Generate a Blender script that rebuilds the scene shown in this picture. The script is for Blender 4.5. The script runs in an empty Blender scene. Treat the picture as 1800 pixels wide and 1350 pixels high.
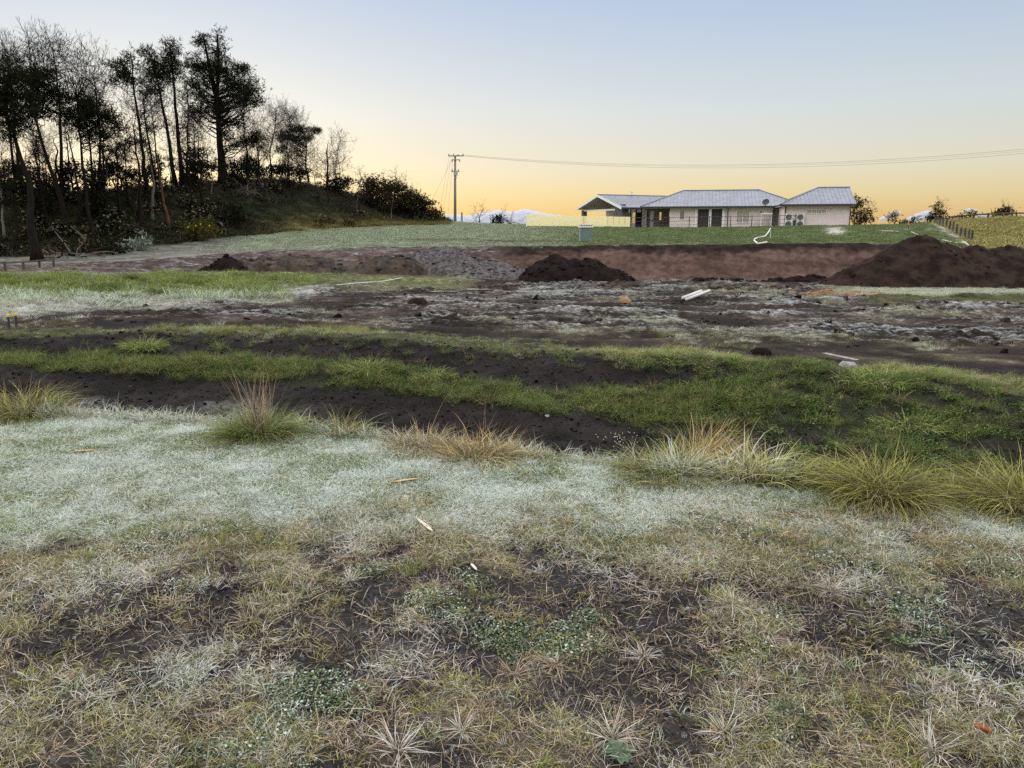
import bpy, math, random
import numpy as np
R = math.radians
sc = bpy.context.scene
COL = sc.collection
random.seed(7)

# ------------------------------------------------------------------ camera, sky, added fill light, exposure
EYE = 1.6
PITCH = 11.4
FPX = 1360.0                                   # focal length in pixels of an 1800 px wide picture
cam = bpy.data.cameras.new('camera'); cam.sensor_width = 36; cam.lens = 36 * FPX / 1800
cam.clip_start = 0.05; cam.clip_end = 20000
cam_ob = bpy.data.objects.new('camera', cam); COL.objects.link(cam_ob)
cam_ob.location = (0, 0, EYE); cam_ob.rotation_euler = (R(90 - PITCH), 0, 0)
sc.camera = cam_ob

SUN_AZ, SUN_EL, FILL_EL = -24.0, 3.0, 72.0                    # dawn: the sun still sits behind the wooded hill on the left
world = bpy.data.worlds.new('World'); sc.world = world; world.use_nodes = True
nt = world.node_tree; bg = nt.nodes['Background']
sky = nt.nodes.new('ShaderNodeTexSky'); sky.sky_type = 'NISHITA'; sky.sun_disc = False
sky.sun_elevation = R(SUN_EL); sky.sun_rotation = R(SUN_AZ)
gam = nt.nodes.new('ShaderNodeGamma'); gam.inputs[1].default_value = 0.20
tc = nt.nodes.new('ShaderNodeTexCoord'); sx = nt.nodes.new('ShaderNodeSeparateXYZ')
rmp = nt.nodes.new('ShaderNodeValToRGB'); cr = rmp.color_ramp
stops = [(0.0, (.61, .462, .30)), (.007, (.615, .468, .310)), (.0218, (.617, .500, .330)), (.0384, (.619, .550, .390)), (.0698, (.614, .590, .534)),
         (.1364, (.556, .596, .647)), (.2588, (.420, .506, .662)), (.643, (.47, .54, .65)), (1.0, (.51, .56, .64))]
while len(cr.elements) < len(stops): cr.elements.new(.5)
for e, (p, c) in zip(cr.elements, stops): e.position = p
for e, (p, c) in zip(cr.elements, stops): e.position = p; e.color = (*c, 1)
mulw = nt.nodes.new('ShaderNodeMix'); mulw.data_type = 'RGBA'; mulw.blend_type = 'MULTIPLY'; mulw.inputs[0].default_value = 1
nt.links.new(sky.outputs[0], gam.inputs[0]); nt.links.new(tc.outputs['Generated'], sx.inputs[0])
nt.links.new(sx.outputs[2], rmp.inputs[0]); nt.links.new(gam.outputs[0], mulw.inputs[6]); nt.links.new(rmp.outputs[0], mulw.inputs[7])
nt.links.new(mulw.outputs[2], bg.inputs[0]); bg.inputs[1].default_value = 1.0

sun = bpy.data.lights.new('sun', 'SUN'); sun.energy = 5.0; sun.angle = R(165); sun.color = (1, .955, .90)   # no direct sun yet: soft overhead fill added to boost the dawn sky
sky_fill_ob = bpy.data.objects.new('sun', sun); COL.objects.link(sky_fill_ob)
sky_fill_ob.rotation_euler = (R(90 - FILL_EL), 0, R(180 - SUN_AZ))
vs = sc.view_settings; vs.view_transform = 'Standard'; vs.look = 'None'; vs.exposure = 0.0; vs.gamma = 1.0; vs.use_curve_mapping = False
sc.cycles.max_bounces = 4; sc.cycles.diffuse_bounces = 2; sc.cycles.use_denoising = False; sc.cycles.use_adaptive_sampling = True; sc.cycles.adaptive_threshold = .012; sc.cycles.transparent_max_bounces = 12

# ------------------------------------------------------------------ helpers
CP, SP = math.cos(R(PITCH)), math.sin(R(PITCH))
def ray(px, py):
    a = np.asarray(px, float) - 900; b = 675 - np.asarray(py, float)
    return a, FPX * CP + b * SP, -FPX * SP + b * CP
def P(px, py, Y):                              # the point on a pixel's ray at depth Y
    a, b, c = ray(px, py); t = np.asarray(Y, float) / b
    return np.stack(np.broadcast_arrays(a * t, np.asarray(Y, float) + 0 * a, EYE + c * t), -1)
def proj(x, y, z):
    zz = z - EYE; dep = y * CP - zz * SP; up = y * SP + zz * CP
    return 900 + FPX * x / dep, 675 - FPX * up / dep
def sstep(a, b, x):
    t = np.clip((np.asarray(x, float) - a) / (b - a), 0, 1); return t * t * (3 - 2 * t)

def _hash(ix, iy, seed):
    h = (ix.astype(np.int64) * 374761393 + iy.astype(np.int64) * 668265263 + seed * 1442695041) & 0x7fffffff
    h = ((h ^ (h >> 13)) * 1274126177) & 0x7fffffff
    return ((h ^ (h >> 16)) & 0xffffff) / float(0xffffff)
def vnoise(x, y, seed=0):                      # gradient noise, about -1..1
    x = np.asarray(x, float); y = np.asarray(y, float)
    ix = np.floor(x); iy = np.floor(y); fx = x - ix; fy = y - iy
    u = fx * fx * fx * (fx * (fx * 6 - 15) + 10); v = fy * fy * fy * (fy * (fy * 6 - 15) + 10)
    def g(dx, dy):
        a = _hash(ix + dx, iy + dy, seed) * 6.28318
        return np.cos(a) * (fx - dx) + np.sin(a) * (fy - dy)
    a, b, c, d = g(0, 0), g(1, 0), g(0, 1), g(1, 1)
    return 1.5 * ((a + (b - a) * u) * (1 - v) + (c + (d - c) * u) * v)
def fbm(x, y, o=4, seed=0, gain=.5):
    s = 0; a = 1.0; n = 0
    for k in range(o):
        s = s + a * vnoise(x * 2 ** k + 17.3 * k, y * 2 ** k - 9.1 * k, seed + k); n += a; a *= gain
    return s / n * 1.3
def ridged(x, y, o=3, seed=0):
    s = 0; a = 1.0; n = 0
    for k in range(o):
        s = s + a * (1 - 2 * np.abs(vnoise(x * 2 ** k + 5.7 * k, y * 2 ** k + 3.1 * k, seed + k))); n += a; a *= .5
    return s / n

def raw_mesh(name, V, Q=None, T=None, smooth=False):
    V = np.asarray(V, np.float32).reshape(-1, 3)
    Q = np.zeros((0, 4), np.int32) if Q is None else np.asarray(Q, np.int32).reshape(-1, 4)
    T = np.zeros((0, 3), np.int32) if T is None else np.asarray(T, np.int32).reshape(-1, 3)
    me = bpy.data.meshes.new(name)
    me.vertices.add(len(V)); me.vertices.foreach_set('co', V.ravel())
    nl = Q.size + T.size; me.loops.add(nl)
    me.loops.foreach_set('vertex_index', np.concatenate([Q.ravel(), T.ravel()]))
    me.polygons.add(len(Q) + len(T))
    me.polygons.foreach_set('loop_start', np.concatenate([np.arange(len(Q)) * 4, Q.size + np.arange(len(T)) * 3]).astype(np.int32))
    me.polygons.foreach_set('use_smooth', np.full(len(Q) + len(T), bool(smooth)))
    me.update(calc_edges=True)
    return me
def fattr(me, name, a, kind='FLOAT'):
    a = np.asarray(a, np.float32)
    at = me.attributes.new(name, {'FLOAT': 'FLOAT', 'COLOR': 'FLOAT_COLOR', 'VEC': 'FLOAT_VECTOR'}[kind], 'POINT')
    if kind == 'COLOR':
        if a.shape[1] == 3: a = np.concatenate([a, np.ones((len(a), 1), np.float32)], 1)
        at.data.foreach_set('color', a.ravel())
    elif kind == 'VEC': at.data.foreach_set('vector', a.ravel())
    else: at.data.foreach_set('value', a)
def link(name, me, mat=None, parent=None, loc=None):
    o = bpy.data.objects.new(name, me); COL.objects.link(o)
    if mat is not None: me.materials.clear(); me.materials.append(mat)
    if parent is not None: o.parent = parent
    if loc is not None: o.location = loc
    return o
def tag(o, label=None, cat=None, group=None, kind=None):
    for k, v in (('label', label), ('category', cat), ('group', group), ('kind', kind)):
        if v: o[k] = v
    return o
def thing(name, label, cat, loc, group=None):
    o = bpy.data.objects.new(name, None); COL.objects.link(o); o.location = [float(v) for v in loc]
    o.empty_display_size = .2
    return tag(o, label, cat, group)
class MB:                                      # gathers geometry in world space, links it as ONE mesh under a thing
    def __init__(s): s.V = []; s.Q = []; s.T = []; s.n = 0
    def add(s, V, Q=None, T=None):
        V = np.asarray(V, float).reshape(-1, 3)
        if Q is not None and len(Q): s.Q.append(np.asarray(Q, int).reshape(-1, 4) + s.n)
        if T is not None and len(T): s.T.append(np.asarray(T, int).reshape(-1, 3) + s.n)
        s.V.append(V); s.n += len(V); return s
    def box(s, c, size, rz=0.0, M=None):
        c = np.asarray(c, float); h = np.asarray(size, float) / 2
        v = np.array([[a, b, d] for d in (-1, 1) for b in (-1, 1) for a in (-1, 1)]) * h
        if M is not None: v = v @ np.asarray(M).T
        elif rz: v = v @ np.array([[math.cos(rz), math.sin(rz), 0], [-math.sin(rz), math.cos(rz), 0], [0, 0, 1]])
        return s.add(v + c, [[0, 2, 3, 1], [4, 5, 7, 6], [0, 1, 5, 4], [2, 6, 7, 3], [0, 4, 6, 2], [1, 3, 7, 5]])
    def tube(s, pts, rad, n=6, caps=True):
        pts = np.asarray(pts, float); m = len(pts); rad = np.broadcast_to(np.asarray(rad, float), (m,))
        d = np.gradient(pts, axis=0); d /= np.linalg.norm(d, axis=1, keepdims=True) + 1e-9
        ref = np.array([0, 0, 1.0]) if abs(d[:, 2].mean()) < .8 else np.array([1.0, 0, 0])
        a = np.cross(d, ref); a /= np.linalg.norm(a, axis=1, keepdims=True) + 1e-9; b = np.cross(d, a)
        th = np.arange(n) * 2 * math.pi / n
        V = pts[:, None] + rad[:, None, None] * (np.cos(th)[None, :, None] * a[:, None] + np.sin(th)[None, :, None] * b[:, None])
        i = np.arange(m - 1)[:, None] * n; j = np.arange(n)[None]; k = (j + 1) % n
        Q = np.stack([i + j, i + k, i + n + k, i + n + j], -1).reshape(-1, 4); T = []
        if caps:
            for r in range(1, n - 1): T += [[0, r + 1, r], [(m - 1) * n, (m - 1) * n + r, (m - 1) * n + r + 1]]
        return s.add(V.reshape(-1, 3), Q, T)
    def build(s, name, mat, parent=None, smooth=False, label=None):
        V = np.concatenate(s.V); off = np.zeros(3)
        p = parent
        while p is not None: off = off + np.array(p.location); p = p.parent
        if parent is None: off = np.array([*(V[:, :2].min(0) + V[:, :2].max(0)) / 2, V[:, 2].min()])
        me = raw_mesh(name, V - off, np.concatenate(s.Q) if s.Q else None, np.concatenate(s.T) if s.T else None, smooth)
        o = link(name, me, mat, parent, None if parent is not None else off)
        if label: o['label'] = label
        return o
def segs_tubes(S, n=3):                        # many thin straight twigs at once: S rows = p0(3) p1(3) r0 r1
    S = np.asarray(S, float); p0, p1, r0, r1 = S[:, :3], S[:, 3:6], S[:, 6], S[:, 7]
    d = p1 - p0; d = d / (np.linalg.norm(d, axis=1, keepdims=True) + 1e-9)
    ref = np.where(np.abs(d[:, 2:3]) < .8, np.array([[0, 0, 1.0]]), np.array([[1.0, 0, 0]]))
    a = np.cross(d, ref); a /= np.linalg.norm(a, axis=1, keepdims=True) + 1e-9; b = np.cross(d, a)
    th = np.arange(n) * 2 * math.pi / n
    c = np.cos(th)[None, :, None] * a[:, None] + np.sin(th)[None, :, None] * b[:, None]
    V = np.concatenate([p0[:, None] + r0[:, None, None] * c, p1[:, None] + r1[:, None, None] * c], 1).reshape(-1, 3)
    i = np.arange(len(S))[:, None] * 2 * n; j = np.arange(n)[None]; k = (j + 1) % n
    return V, np.stack([i + j, i + k, i + n + k, i + n + j], -1).reshape(-1, 4)

# ------------------------------------------------------------------ materials
def new_mat(name):
    m = bpy.data.materials.new(name); m.use_nodes = True
    t = m.node_tree; t.nodes.clear()
    return m, t, (lambda ty, **kw: _node(t, ty, **kw))
def _node(t, ty, **kw):
    n = t.nodes.new('ShaderNode' + ty)
    for k, v in kw.items():
        if k[0] == 'i' and k[1:].isdigit(): n.inputs[int(k[1:])].default_value = v
        else: setattr(n, k, v)
    return n
def mixc(N, t, fac, a, b, mode='MIX'):
    m = N('Mix', data_type='RGBA', blend_type=mode)
    for i, v in ((0, fac), (6, a), (7, b)):
        if isinstance(v, bpy.types.NodeSocket): t.links.new(v, m.inputs[i])
        elif i == 0: m.inputs[0].default_value = v
        else: m.inputs[i].default_value = (*v, 1)
    return m.outputs[2]
def mth(N, t, op, a, b=None, c=None):
    m = N('Math', operation=op)
    for i, v in enumerate((a, b, c)):
        if v is None: continue
        if isinstance(v, bpy.types.NodeSocket): t.links.new(v, m.inputs[i])
        else: m.inputs[i].default_value = v
    return m.outputs[0]
def rng(N, t, v, a, b, c=0.0, d=1.0):
    m = N('MapRange', interpolation_type='SMOOTHSTEP'); t.links.new(v, m.inputs[0])
    for i, x in enumerate((a, b, c, d)): m.inputs[i + 1].default_value = x
    return m.outputs[0]
def noise_tex(N, t, scale, detail=4, rough=.55, stretch=None, co=None):
    n = N('TexNoise'); n.inputs['Scale'].default_value = scale; n.inputs['Detail'].default_value = detail; n.inputs['Roughness'].default_value = rough
    g = N('NewGeometry') if co is None else None
    src = g.outputs['Position'] if co is None else co
    if stretch:
        mp = N('Mapping'); mp.inputs['Scale'].default_value = stretch; t.links.new(src, mp.inputs[0]); src = mp.outputs[0]
    t.links.new(src, n.inputs['Vector'])
    return n.outputs[0]
FROST = (.83, .88, .86)
def mat_ground(name, frost_scale=9.0, stretch=(1, 1, 1), bump=.25, bscale=30, rough=.95):
    m, t, N = new_mat(name)
    at = N('Attribute', attribute_name='col'); fr = N('Attribute', attribute_name='frost'); wet = N('Attribute', attribute_name='wet')
    n1 = noise_tex(N, t, 3.0, 5); n2 = noise_tex(N, t, 38.0, 4, .65); n3 = noise_tex(N, t, frost_scale, 6, .68, stretch)
    v = mth(N, t, 'ADD', mth(N, t, 'MULTIPLY', rng(N, t, n1, .3, .7), .55), mth(N, t, 'MULTIPLY', rng(N, t, n2, .3, .72), .85))
    v = mth(N, t, 'MULTIPLY', mth(N, t, 'ADD', v, .30), rng(N, t, noise_tex(N, t, .7, 6, .6, (.6, 1, 1.6)), .3, .7, .62, 1.42))
    c = mixc(N, t, 1.0, at.outputs['Color'], v, 'MULTIPLY')
    geo = N('NewGeometry'); sp = N('SeparateXYZ'); t.links.new(geo.outputs['Normal'], sp.inputs[0])
    f = mth(N, t, 'ADD', mth(N, t, 'MULTIPLY', fr.outputs['Fac'], 1.0), mth(N, t, 'MULTIPLY', mth(N, t, 'SUBTRACT', n3, .5), 1.5))
    f = mth(N, t, 'ADD', f, mth(N, t, 'MULTIPLY', mth(N, t, 'SUBTRACT', sp.outputs[2], .93), 1.6))
    f = mth(N, t, 'MULTIPLY', rng(N, t, f, .34, .95), rng(N, t, fr.outputs['Fac'], 0.02, .25))
    c = mixc(N, t, mth(N, t, 'MULTIPLY', f, .38), c, FROST)
    b = N('BsdfPrincipled'); t.links.new(c, b.inputs['Base Color'])
    t.links.new(rng(N, t, wet.outputs['Fac'], 0, 1, rough, .38), b.inputs['Roughness'])
    t.links.new(rng(N, t, wet.outputs['Fac'], 0, 1, .03, .35), b.inputs['Specular IOR Level'])
    bp = N('Bump'); bp.inputs['Strength'].default_value = bump; bp.inputs['Distance'].default_value = .03
    t.links.new(noise_tex(N, t, bscale, 8, .7), bp.inputs['Height']); t.links.new(bp.outputs[0], b.inputs['Normal'])
    o = N('OutputMaterial'); t.links.new(b.outputs[0], o.inputs[0]); return m
def mat_grass(name, instanced=True, transl=.3):
    m, t, N = new_mat(name); ty = 'INSTANCER' if instanced else 'GEOMETRY'
    at = N('Attribute', attribute_name='col', attribute_type=ty); fr = N('Attribute', attribute_name='frost', attribute_type=ty)
    tt = N('Attribute', attribute_name='t'); rr = N('Attribute', attribute_name='r')
    c = mixc(N, t, 1.0, at.outputs['Color'], rng(N, t, mth(N, t, 'FRACT', mth(N, t, 'MULTIPLY', rr.outputs['Fac'], 7.31)), 0, 1, .28, 1.75), 'MULTIPLY')
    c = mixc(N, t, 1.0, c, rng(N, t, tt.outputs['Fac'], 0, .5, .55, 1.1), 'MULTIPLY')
    straw = mth(N, t, 'MULTIPLY', rng(N, t, rr.outputs['Fac'], .74, .86), .55)
    c = mixc(N, t, straw, c, (.34, .26, .15))
    q = mth(N, t, 'FRACT', mth(N, t, 'MULTIPLY', rr.outputs['Fac'], 13.7))              # some blades are rimed, their neighbours hardly
    d0 = mth(N, t, 'SUBTRACT', mth(N, t, 'MULTIPLY', fr.outputs['Fac'], 1.25), q)
    f = mth(N, t, 'MULTIPLY', rng(N, t, d0, -.18, .30), rng(N, t, tt.outputs['Fac'], -.1, .5, .12, .66))
    c = mixc(N, t, f, c, FROST)
    d = N('BsdfDiffuse'); tr = N('BsdfTranslucent'); mx = N('MixShader'); mx.inputs[0].default_value = transl
    t.links.new(c, d.inputs[0]); t.links.new(c, tr.inputs[0]); t.links.new(d.outputs[0], mx.inputs[1]); t.links.new(tr.outputs[0], mx.inputs[2])
    o = N('OutputMaterial'); t.links.new(mx.outputs[0], o.inputs[0]); return m
def mat_plain(name, col, rough=.7, var=.25, scale=6.0, frost=0.0, metal=0.0, stretch=None, spec=.35, bump=0.0, c2=None):
    m, t, N = new_mat(name)
    n = noise_tex(N, t, scale, 5, .6, stretch)
    v = rng(N, t, n, .25, .75, 1 - var, 1 + var)
    c = mixc(N, t, 1.0, col, v, 'MULTIPLY') if c2 is None else mixc(N, t, rng(N, t, n, .38, .62), col, c2)
    if frost > 0:
        geo = N('NewGeometry'); sp = N('SeparateXYZ'); t.links.new(geo.outputs['Normal'], sp.inputs[0])
        f = mth(N, t, 'MULTIPLY', rng(N, t, sp.outputs[2], .15, .9), rng(N, t, noise_tex(N, t, scale * 2.3, 5, .7), .35, .65))
        c = mixc(N, t, mth(N, t, 'MULTIPLY', f, frost), c, FROST)
    b = N('BsdfPrincipled'); t.links.new(c, b.inputs['Base Color']); b.inputs['Roughness'].default_value = rough
    b.inputs['Metallic'].default_value = metal; b.inputs['Specular IOR Level'].default_value = spec
    if bump:
        bp = N('Bump'); bp.inputs['Strength'].default_value = bump; bp.inputs['Distance'].default_value = .02
        t.links.new(noise_tex(N, t, scale * 5, 7, .7), bp.inputs['Height']); t.links.new(bp.outputs[0], b.inputs['Normal'])
    o = N('OutputMaterial'); t.links.new(b.outputs[0], o.inputs[0]); return m
def mat_leaf(name, col, col2, transl=.25):
    m, t, N = new_mat(name); r = N('Attribute', attribute_name='r')
    c = mixc(N, t, r.outputs['Fac'], col, col2)
    d = N('BsdfDiffuse'); tr = N('BsdfTranslucent'); mx = N('MixShader'); mx.inputs[0].default_value = transl
    t.links.new(c, d.inputs[0]); t.links.new(c, tr.inputs[0]); t.links.new(d.outputs[0], mx.inputs[1]); t.links.new(tr.outputs[0], mx.inputs[2])
    o = N('OutputMaterial'); t.links.new(mx.outputs[0], o.inputs[0]); return m

# ------------------------------------------------------------------ terrain: feature lines across the place (pixel column, pixel row, depth)
Y0 = 8.0
UF = np.linspace(-1.25, 1.25, 1001)
def line(knots, z=None):
    k = np.array(knots, float)
    if z is None: p = P(k[:, 0], k[:, 1], k[:, 2])
    else:                                      # depth follows from a known height
        a, b, c = ray(k[:, 0], k[:, 1]); t = (z - EYE) / c; p = np.stack([a * t, b * t, 0 * a + z], -1)
    u = p[:, 0] / (p[:, 1] + Y0); g = np.exp(-.5 * (np.arange(-40, 41) / 14.0) ** 2); g /= g.sum()
    f = lambda v: np.convolve(np.pad(np.interp(UF, u, v), 40, mode='edge'), g, 'valid')
    return f(p[:, 1]), f(p[:, 2])
def flat(Y, z): return np.full_like(UF, Y), np.full_like(UF, z)
lip = line([(-400, 724), (0, 733), (200, 738), (400, 750), (560, 764), (700, 782), (900, 805), (1050, 818), (1200, 835), (1350, 850), (1500, 864), (1650, 878), (1800, 890), (2200, 930)], z=-.02)
L = [flat(-6.5, 0.0), flat(1.0, 0.0), (lip[0] - .5, lip[1] * 0 + .01), lip, (lip[0] + .8, lip[1] * 0 - .85)]
L.append(line([(-400, 730, 9.9), (0, 738, 9.4), (400, 760, 9.0), (700, 790, 8.4), (900, 805, 8.0), (1200, 830, 7.3), (1500, 850, 6.9), (1800, 880, 6.4), (2200, 920, 6.0)]))
L.append(line([(-400, 640, 11.5), (0, 654, 11.2), (200, 664, 11.1), (400, 675, 10.9), (560, 690, 10.5), (700, 702, 10.2), (900, 724, 9.6), (1050, 750, 9.0), (1200, 766, 8.5), (1350, 775, 8.2), (1500, 772, 8.0), (1650, 778, 7.7), (1800, 792, 7.4), (2200, 820, 6.9)]))
L.append(line([(-400, 618, 12.2), (0, 624, 12.0), (400, 634, 11.8), (560, 642, 11.5), (700, 654, 11.0), (900, 683, 10.3), (1050, 700, 9.9), (1200, 692, 9.5), (1350, 695, 9.1), (1500, 702, 8.8), (1800, 722, 8.1), (2200, 750, 7.6)]))
L.append(line([(-400, 590, 13.2), (0, 593, 13.0), (200, 590, 13.0), (400, 586, 13.0), (560, 590, 12.8), (700, 598, 12.4), (900, 614, 11.6), (1050, 624, 11.0), (1200, 632, 10.6), (1350, 641, 10.2), (1500, 656, 9.6), (1650, 673, 9.1), (1800, 693, 8.6), (2200, 740, 7.9)]))
L.append(line([(-400, 578, 14.4), (0, 580, 14.0), (400, 574, 14.0), (700, 588, 13.3), (900, 604, 12.6), (1200, 621, 11.5), (1500, 640, 10.6), (1800, 670, 9.6), (2200, 715, 8.8)]))
L.append(line([(-400, 545, 17.5), (0, 548, 17.5), (900, 565, 18), (1400, 578, 17), (1800, 592, 15.5), (2200, 605, 15)]))
L.append(line([(-400, 518, 24), (0, 520, 24), (500, 523, 25), (900, 531, 26), (1400, 540, 25), (1800, 549, 24), (2200, 555, 24)]))
L.append(line([(-400, 490, 32), (0, 492, 32), (400, 492, 34), (900, 509, 35), (1400, 510, 35), (1800, 513, 34), (2200, 516, 34)]))
L.append(line([(-400, 478, 40), (0, 479, 40), (400, 481, 41), (700, 484, 42), (820, 487, 42), (900, 491, 42.5), (1100, 493, 43), (1450, 493, 43), (1650, 499, 42), (1800, 499, 42), (2200, 499, 42)]))
L.append(line([(-400, 468, 46), (0, 468, 46), (250, 459, 48), (400, 446, 50), (560, 438, 51), (700, 434, 52), (820, 434, 50), (900, 435, 47.8), (1000, 432, 46.8), (1100, 431, 46.3), (1300, 431, 46.2), (1450, 427, 46.2), (1550, 428, 46.2), (1650, 438, 46), (1800, 440, 47), (2200, 440, 48)]))
L.append(line([(-400, 462, 50), (0, 463, 50), (250, 453, 53), (400, 430, 60), (560, 419, 62), (700, 416, 62), (820, 417, 58), (900, 421, 54), (1050, 421, 53), (1250, 419, 53), (1450, 416, 53), (1600, 417, 56), (1680, 424, 62), (1730, 431, 62), (1800, 433, 62), (2200, 433, 62)]))
L.append(line([(-400, 455, 54), (0, 452, 54), (200, 441, 57), (400, 417, 68), (560, 402, 78), (700, 394, 90), (800, 395, 92), (900, 397, 82), (1100, 402, 76), (1300, 401, 73), (1450, 397, 72), (1600, 398, 76), (1660, 398, 82), (1720, 404, 79), (1800, 404, 79), (2200, 400, 79)]))
L.append(line([(-400, 340, 62), (0, 340, 64), (150, 340, 66), (240, 338, 69), (300, 331, 74), (350, 323, 79), (400, 316, 84), (480, 314, 88), (560, 325, 92), (640, 348, 97), (700, 367, 102), (780, 390, 108), (840, 394, 108), (900, 395, 104), (1100, 400, 106), (1450, 399, 106), (1600, 395, 104), (1660, 388, 98), (1720, 385, 94), (1800, 384, 92), (2200, 376, 92)]))
rY, rz = L[-1]
L += [(rY + 30, rz - 2.5), (rY * 0 + 420, rz * 0 - 14), (rY * 0 + 9000, rz * 0 - 30)]
LY = np.array([l[0] for l in L]); LZ = np.array([l[1] for l in L]); NL = len(L)
def _slopes(Y, Z):
    d = np.diff(Z, axis=0) / np.maximum(np.diff(Y, axis=0), 1e-3)
    m = np.zeros_like(Z); a, b = d[:-1], d[1:]
    m[1:-1] = np.where(a * b > 0, 2 * a * b / (a + b + np.where(a + b == 0, 1, 0)), 0)
    m[0] = d[0]; m[-1] = d[-1]; return m
LM = _slopes(LY, LZ)
def base_height(x, y):
    x = np.atleast_1d(np.asarray(x, float)); y = np.atleast_1d(np.asarray(y, float))
    u = np.clip(x / (y + Y0), -1.24, 1.24); f = (u - UF[0]) / (UF[1] - UF[0]); i = np.clip(f.astype(int), 0, len(UF) - 2); w = f - i
    A = LY[:, i] * (1 - w) + LY[:, i + 1] * w; B = LZ[:, i] * (1 - w) + LZ[:, i + 1] * w; M = LM[:, i] * (1 - w) + LM[:, i + 1] * w
    k = np.clip((A <= y[None]).sum(0) - 1, 0, NL - 2); j = np.arange(len(x))
    y0, y1 = A[k, j], A[k + 1, j]; h = y1 - y0; t = np.clip((y - y0) / h, 0, 1)
    z = (2 * t ** 3 - 3 * t ** 2 + 1) * B[k, j] + (t ** 3 - 2 * t ** 2 + t) * h * M[k, j] + (3 * t ** 2 - 2 * t ** 3) * B[k + 1, j] + (t ** 3 - t ** 2) * h * M[k + 1, j]
    return z, k + t
# line numbers: 2 before lip, 3 lip, 4 ditch floor near, 5 floor far, 6 ledge outer, 7 ledge inner, 8 crest, 9 rim back, 10 11 12 field, 13 bank foot, 14 bank top, 15 lawn, 16 hill foot, 17 ridge
def band(s, a, b, c, d): return sstep(a, b, s) * (1 - sstep(c, d, s))
def bare_mask(x, y, px, py):                   # trodden, half-bare ground near the photographer
    m = fbm(x * 1.3 + 3, y * 1.5, 4, 31) * .55 + fbm(x * 3.6, y * 4.2, 3, 32) * .62
    core = np.exp(-((px - 850) / 520) ** 2 - ((py - 1110) / 150) ** 2) * .62 + np.exp(-((px - 1720) / 120) ** 2 - ((py - 1120) / 90) ** 2) * .6 + np.exp(-((px - 280) / 160) ** 2 - ((py - 1090) / 50) ** 2) * .45 + .02
    return sstep(.02, .34, m + core) * sstep(890, 985, py + 40 * fbm(x * .8, y * .8, 2, 33))
def rough_left(px, py): return sstep(486, 494, py) * (1 - sstep(520, 545, py + (px - 250) * .012)) * (1 - sstep(430, 590, px + (py - 500) * 1.5))
def relief(x, y, z, s, px, py):
    d = .012 * fbm(x * 2.3, y * 2.3, 3, 1) * (s < 4) + .005 * fbm(x * 14, y * 14, 3, 2) * (s < 4)
    lawn = 1 - sstep(2.8, 3.2, s)
    d = d - .012 * bare_mask(x, y, px, py) * lawn
    di = band(s, 3.1, 3.6, 8.6, 9.0)
    d = d + di * (.09 * fbm(x * .9, y * .9, 3, 3) + .035 * ridged(x * 3.2, y * 4.2, 3, 4) + .018 * fbm(x * 13, y * 13, 3, 5))
    fl = band(s, 8.9, 9.8, 12.7, 13.0) * (1 - rough_left(px, py)); smooth_right = sstep(1420, 1520, px) * sstep(11.55, 11.8, s)
    fl = fl * (1 - .85 * smooth_right)
    patch = .35 + .65 * sstep(-.25, .35, fbm(x * .25, y * .3, 2, 6))
    d = d + fl * patch * (.12 * ridged(x * .55, y * 1.0, 3, 7) + .12 * ridged((x + .3 * y) * .13, (y - .16 * x) * 1.15, 2, 17) + .10 * ridged(x * 1.5, y * 2.4, 3, 8) + .035 * fbm(x * 6, y * 6, 2, 9) - .03)
    d = d + rough_left(px, py) * (.10 * fbm(x * .9, y * .9, 3, 10) + .05)
    bk = band(s, 12.9, 13.15, 13.85, 14.1)
    d = d + bk * (.16 * fbm(x * .7, y * .9, 4, 11) + .11 * ridged((x + .7 * y) * 1.7, (y - .3 * x) * .5, 3, 12))
    up = band(s, 14.0, 14.4, 16.8, 17.2); hill = sstep(0, 1, 1 - sstep(560, 760, px)) * sstep(15.6, 16.2, s)
    d = d + up * (.05 * fbm(x * .35, y * .35, 3, 13) + .02 * fbm(x * 1.7, y * 1.7, 2, 14)) + hill * band(s, 15.6, 16.2, 17.3, 17.9) * .25 * fbm(x * .3, y * .3, 4, 15)
    pad = sstep(1640, 1720, px) * sstep(14.6, 15.2, s)
    d = d + pad * .16 * ridged(x * .45 + .1 * y, y * .30, 3, 16)
    return d
def ground(x, y):
    z, s = base_height(x, y); x = np.atleast_1d(x); y = np.atleast_1d(y); px, py = proj(x, np.maximum(y, .5), z)
    return z + relief(x, y, z, s, px, py), s, px, py
def gz(x, y): return float(ground(x, y)[0][0])
def hit(px, py, far=130.0, near=1.2):          # where a pixel's ray first meets the ground
    Y = np.exp(np.linspace(math.log(near), math.log(far), 3000)); p = P(np.full(3000, float(px)), np.full(3000, float(py)), Y)
    z = ground(p[:, 0], p[:, 1])[0]; k = np.argmax(p[:, 2] <= z)
    if not (p[:, 2] <= z).any(): k = len(Y) - 1
    return np.array([p[k, 0], p[k, 1], z[k]])

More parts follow.
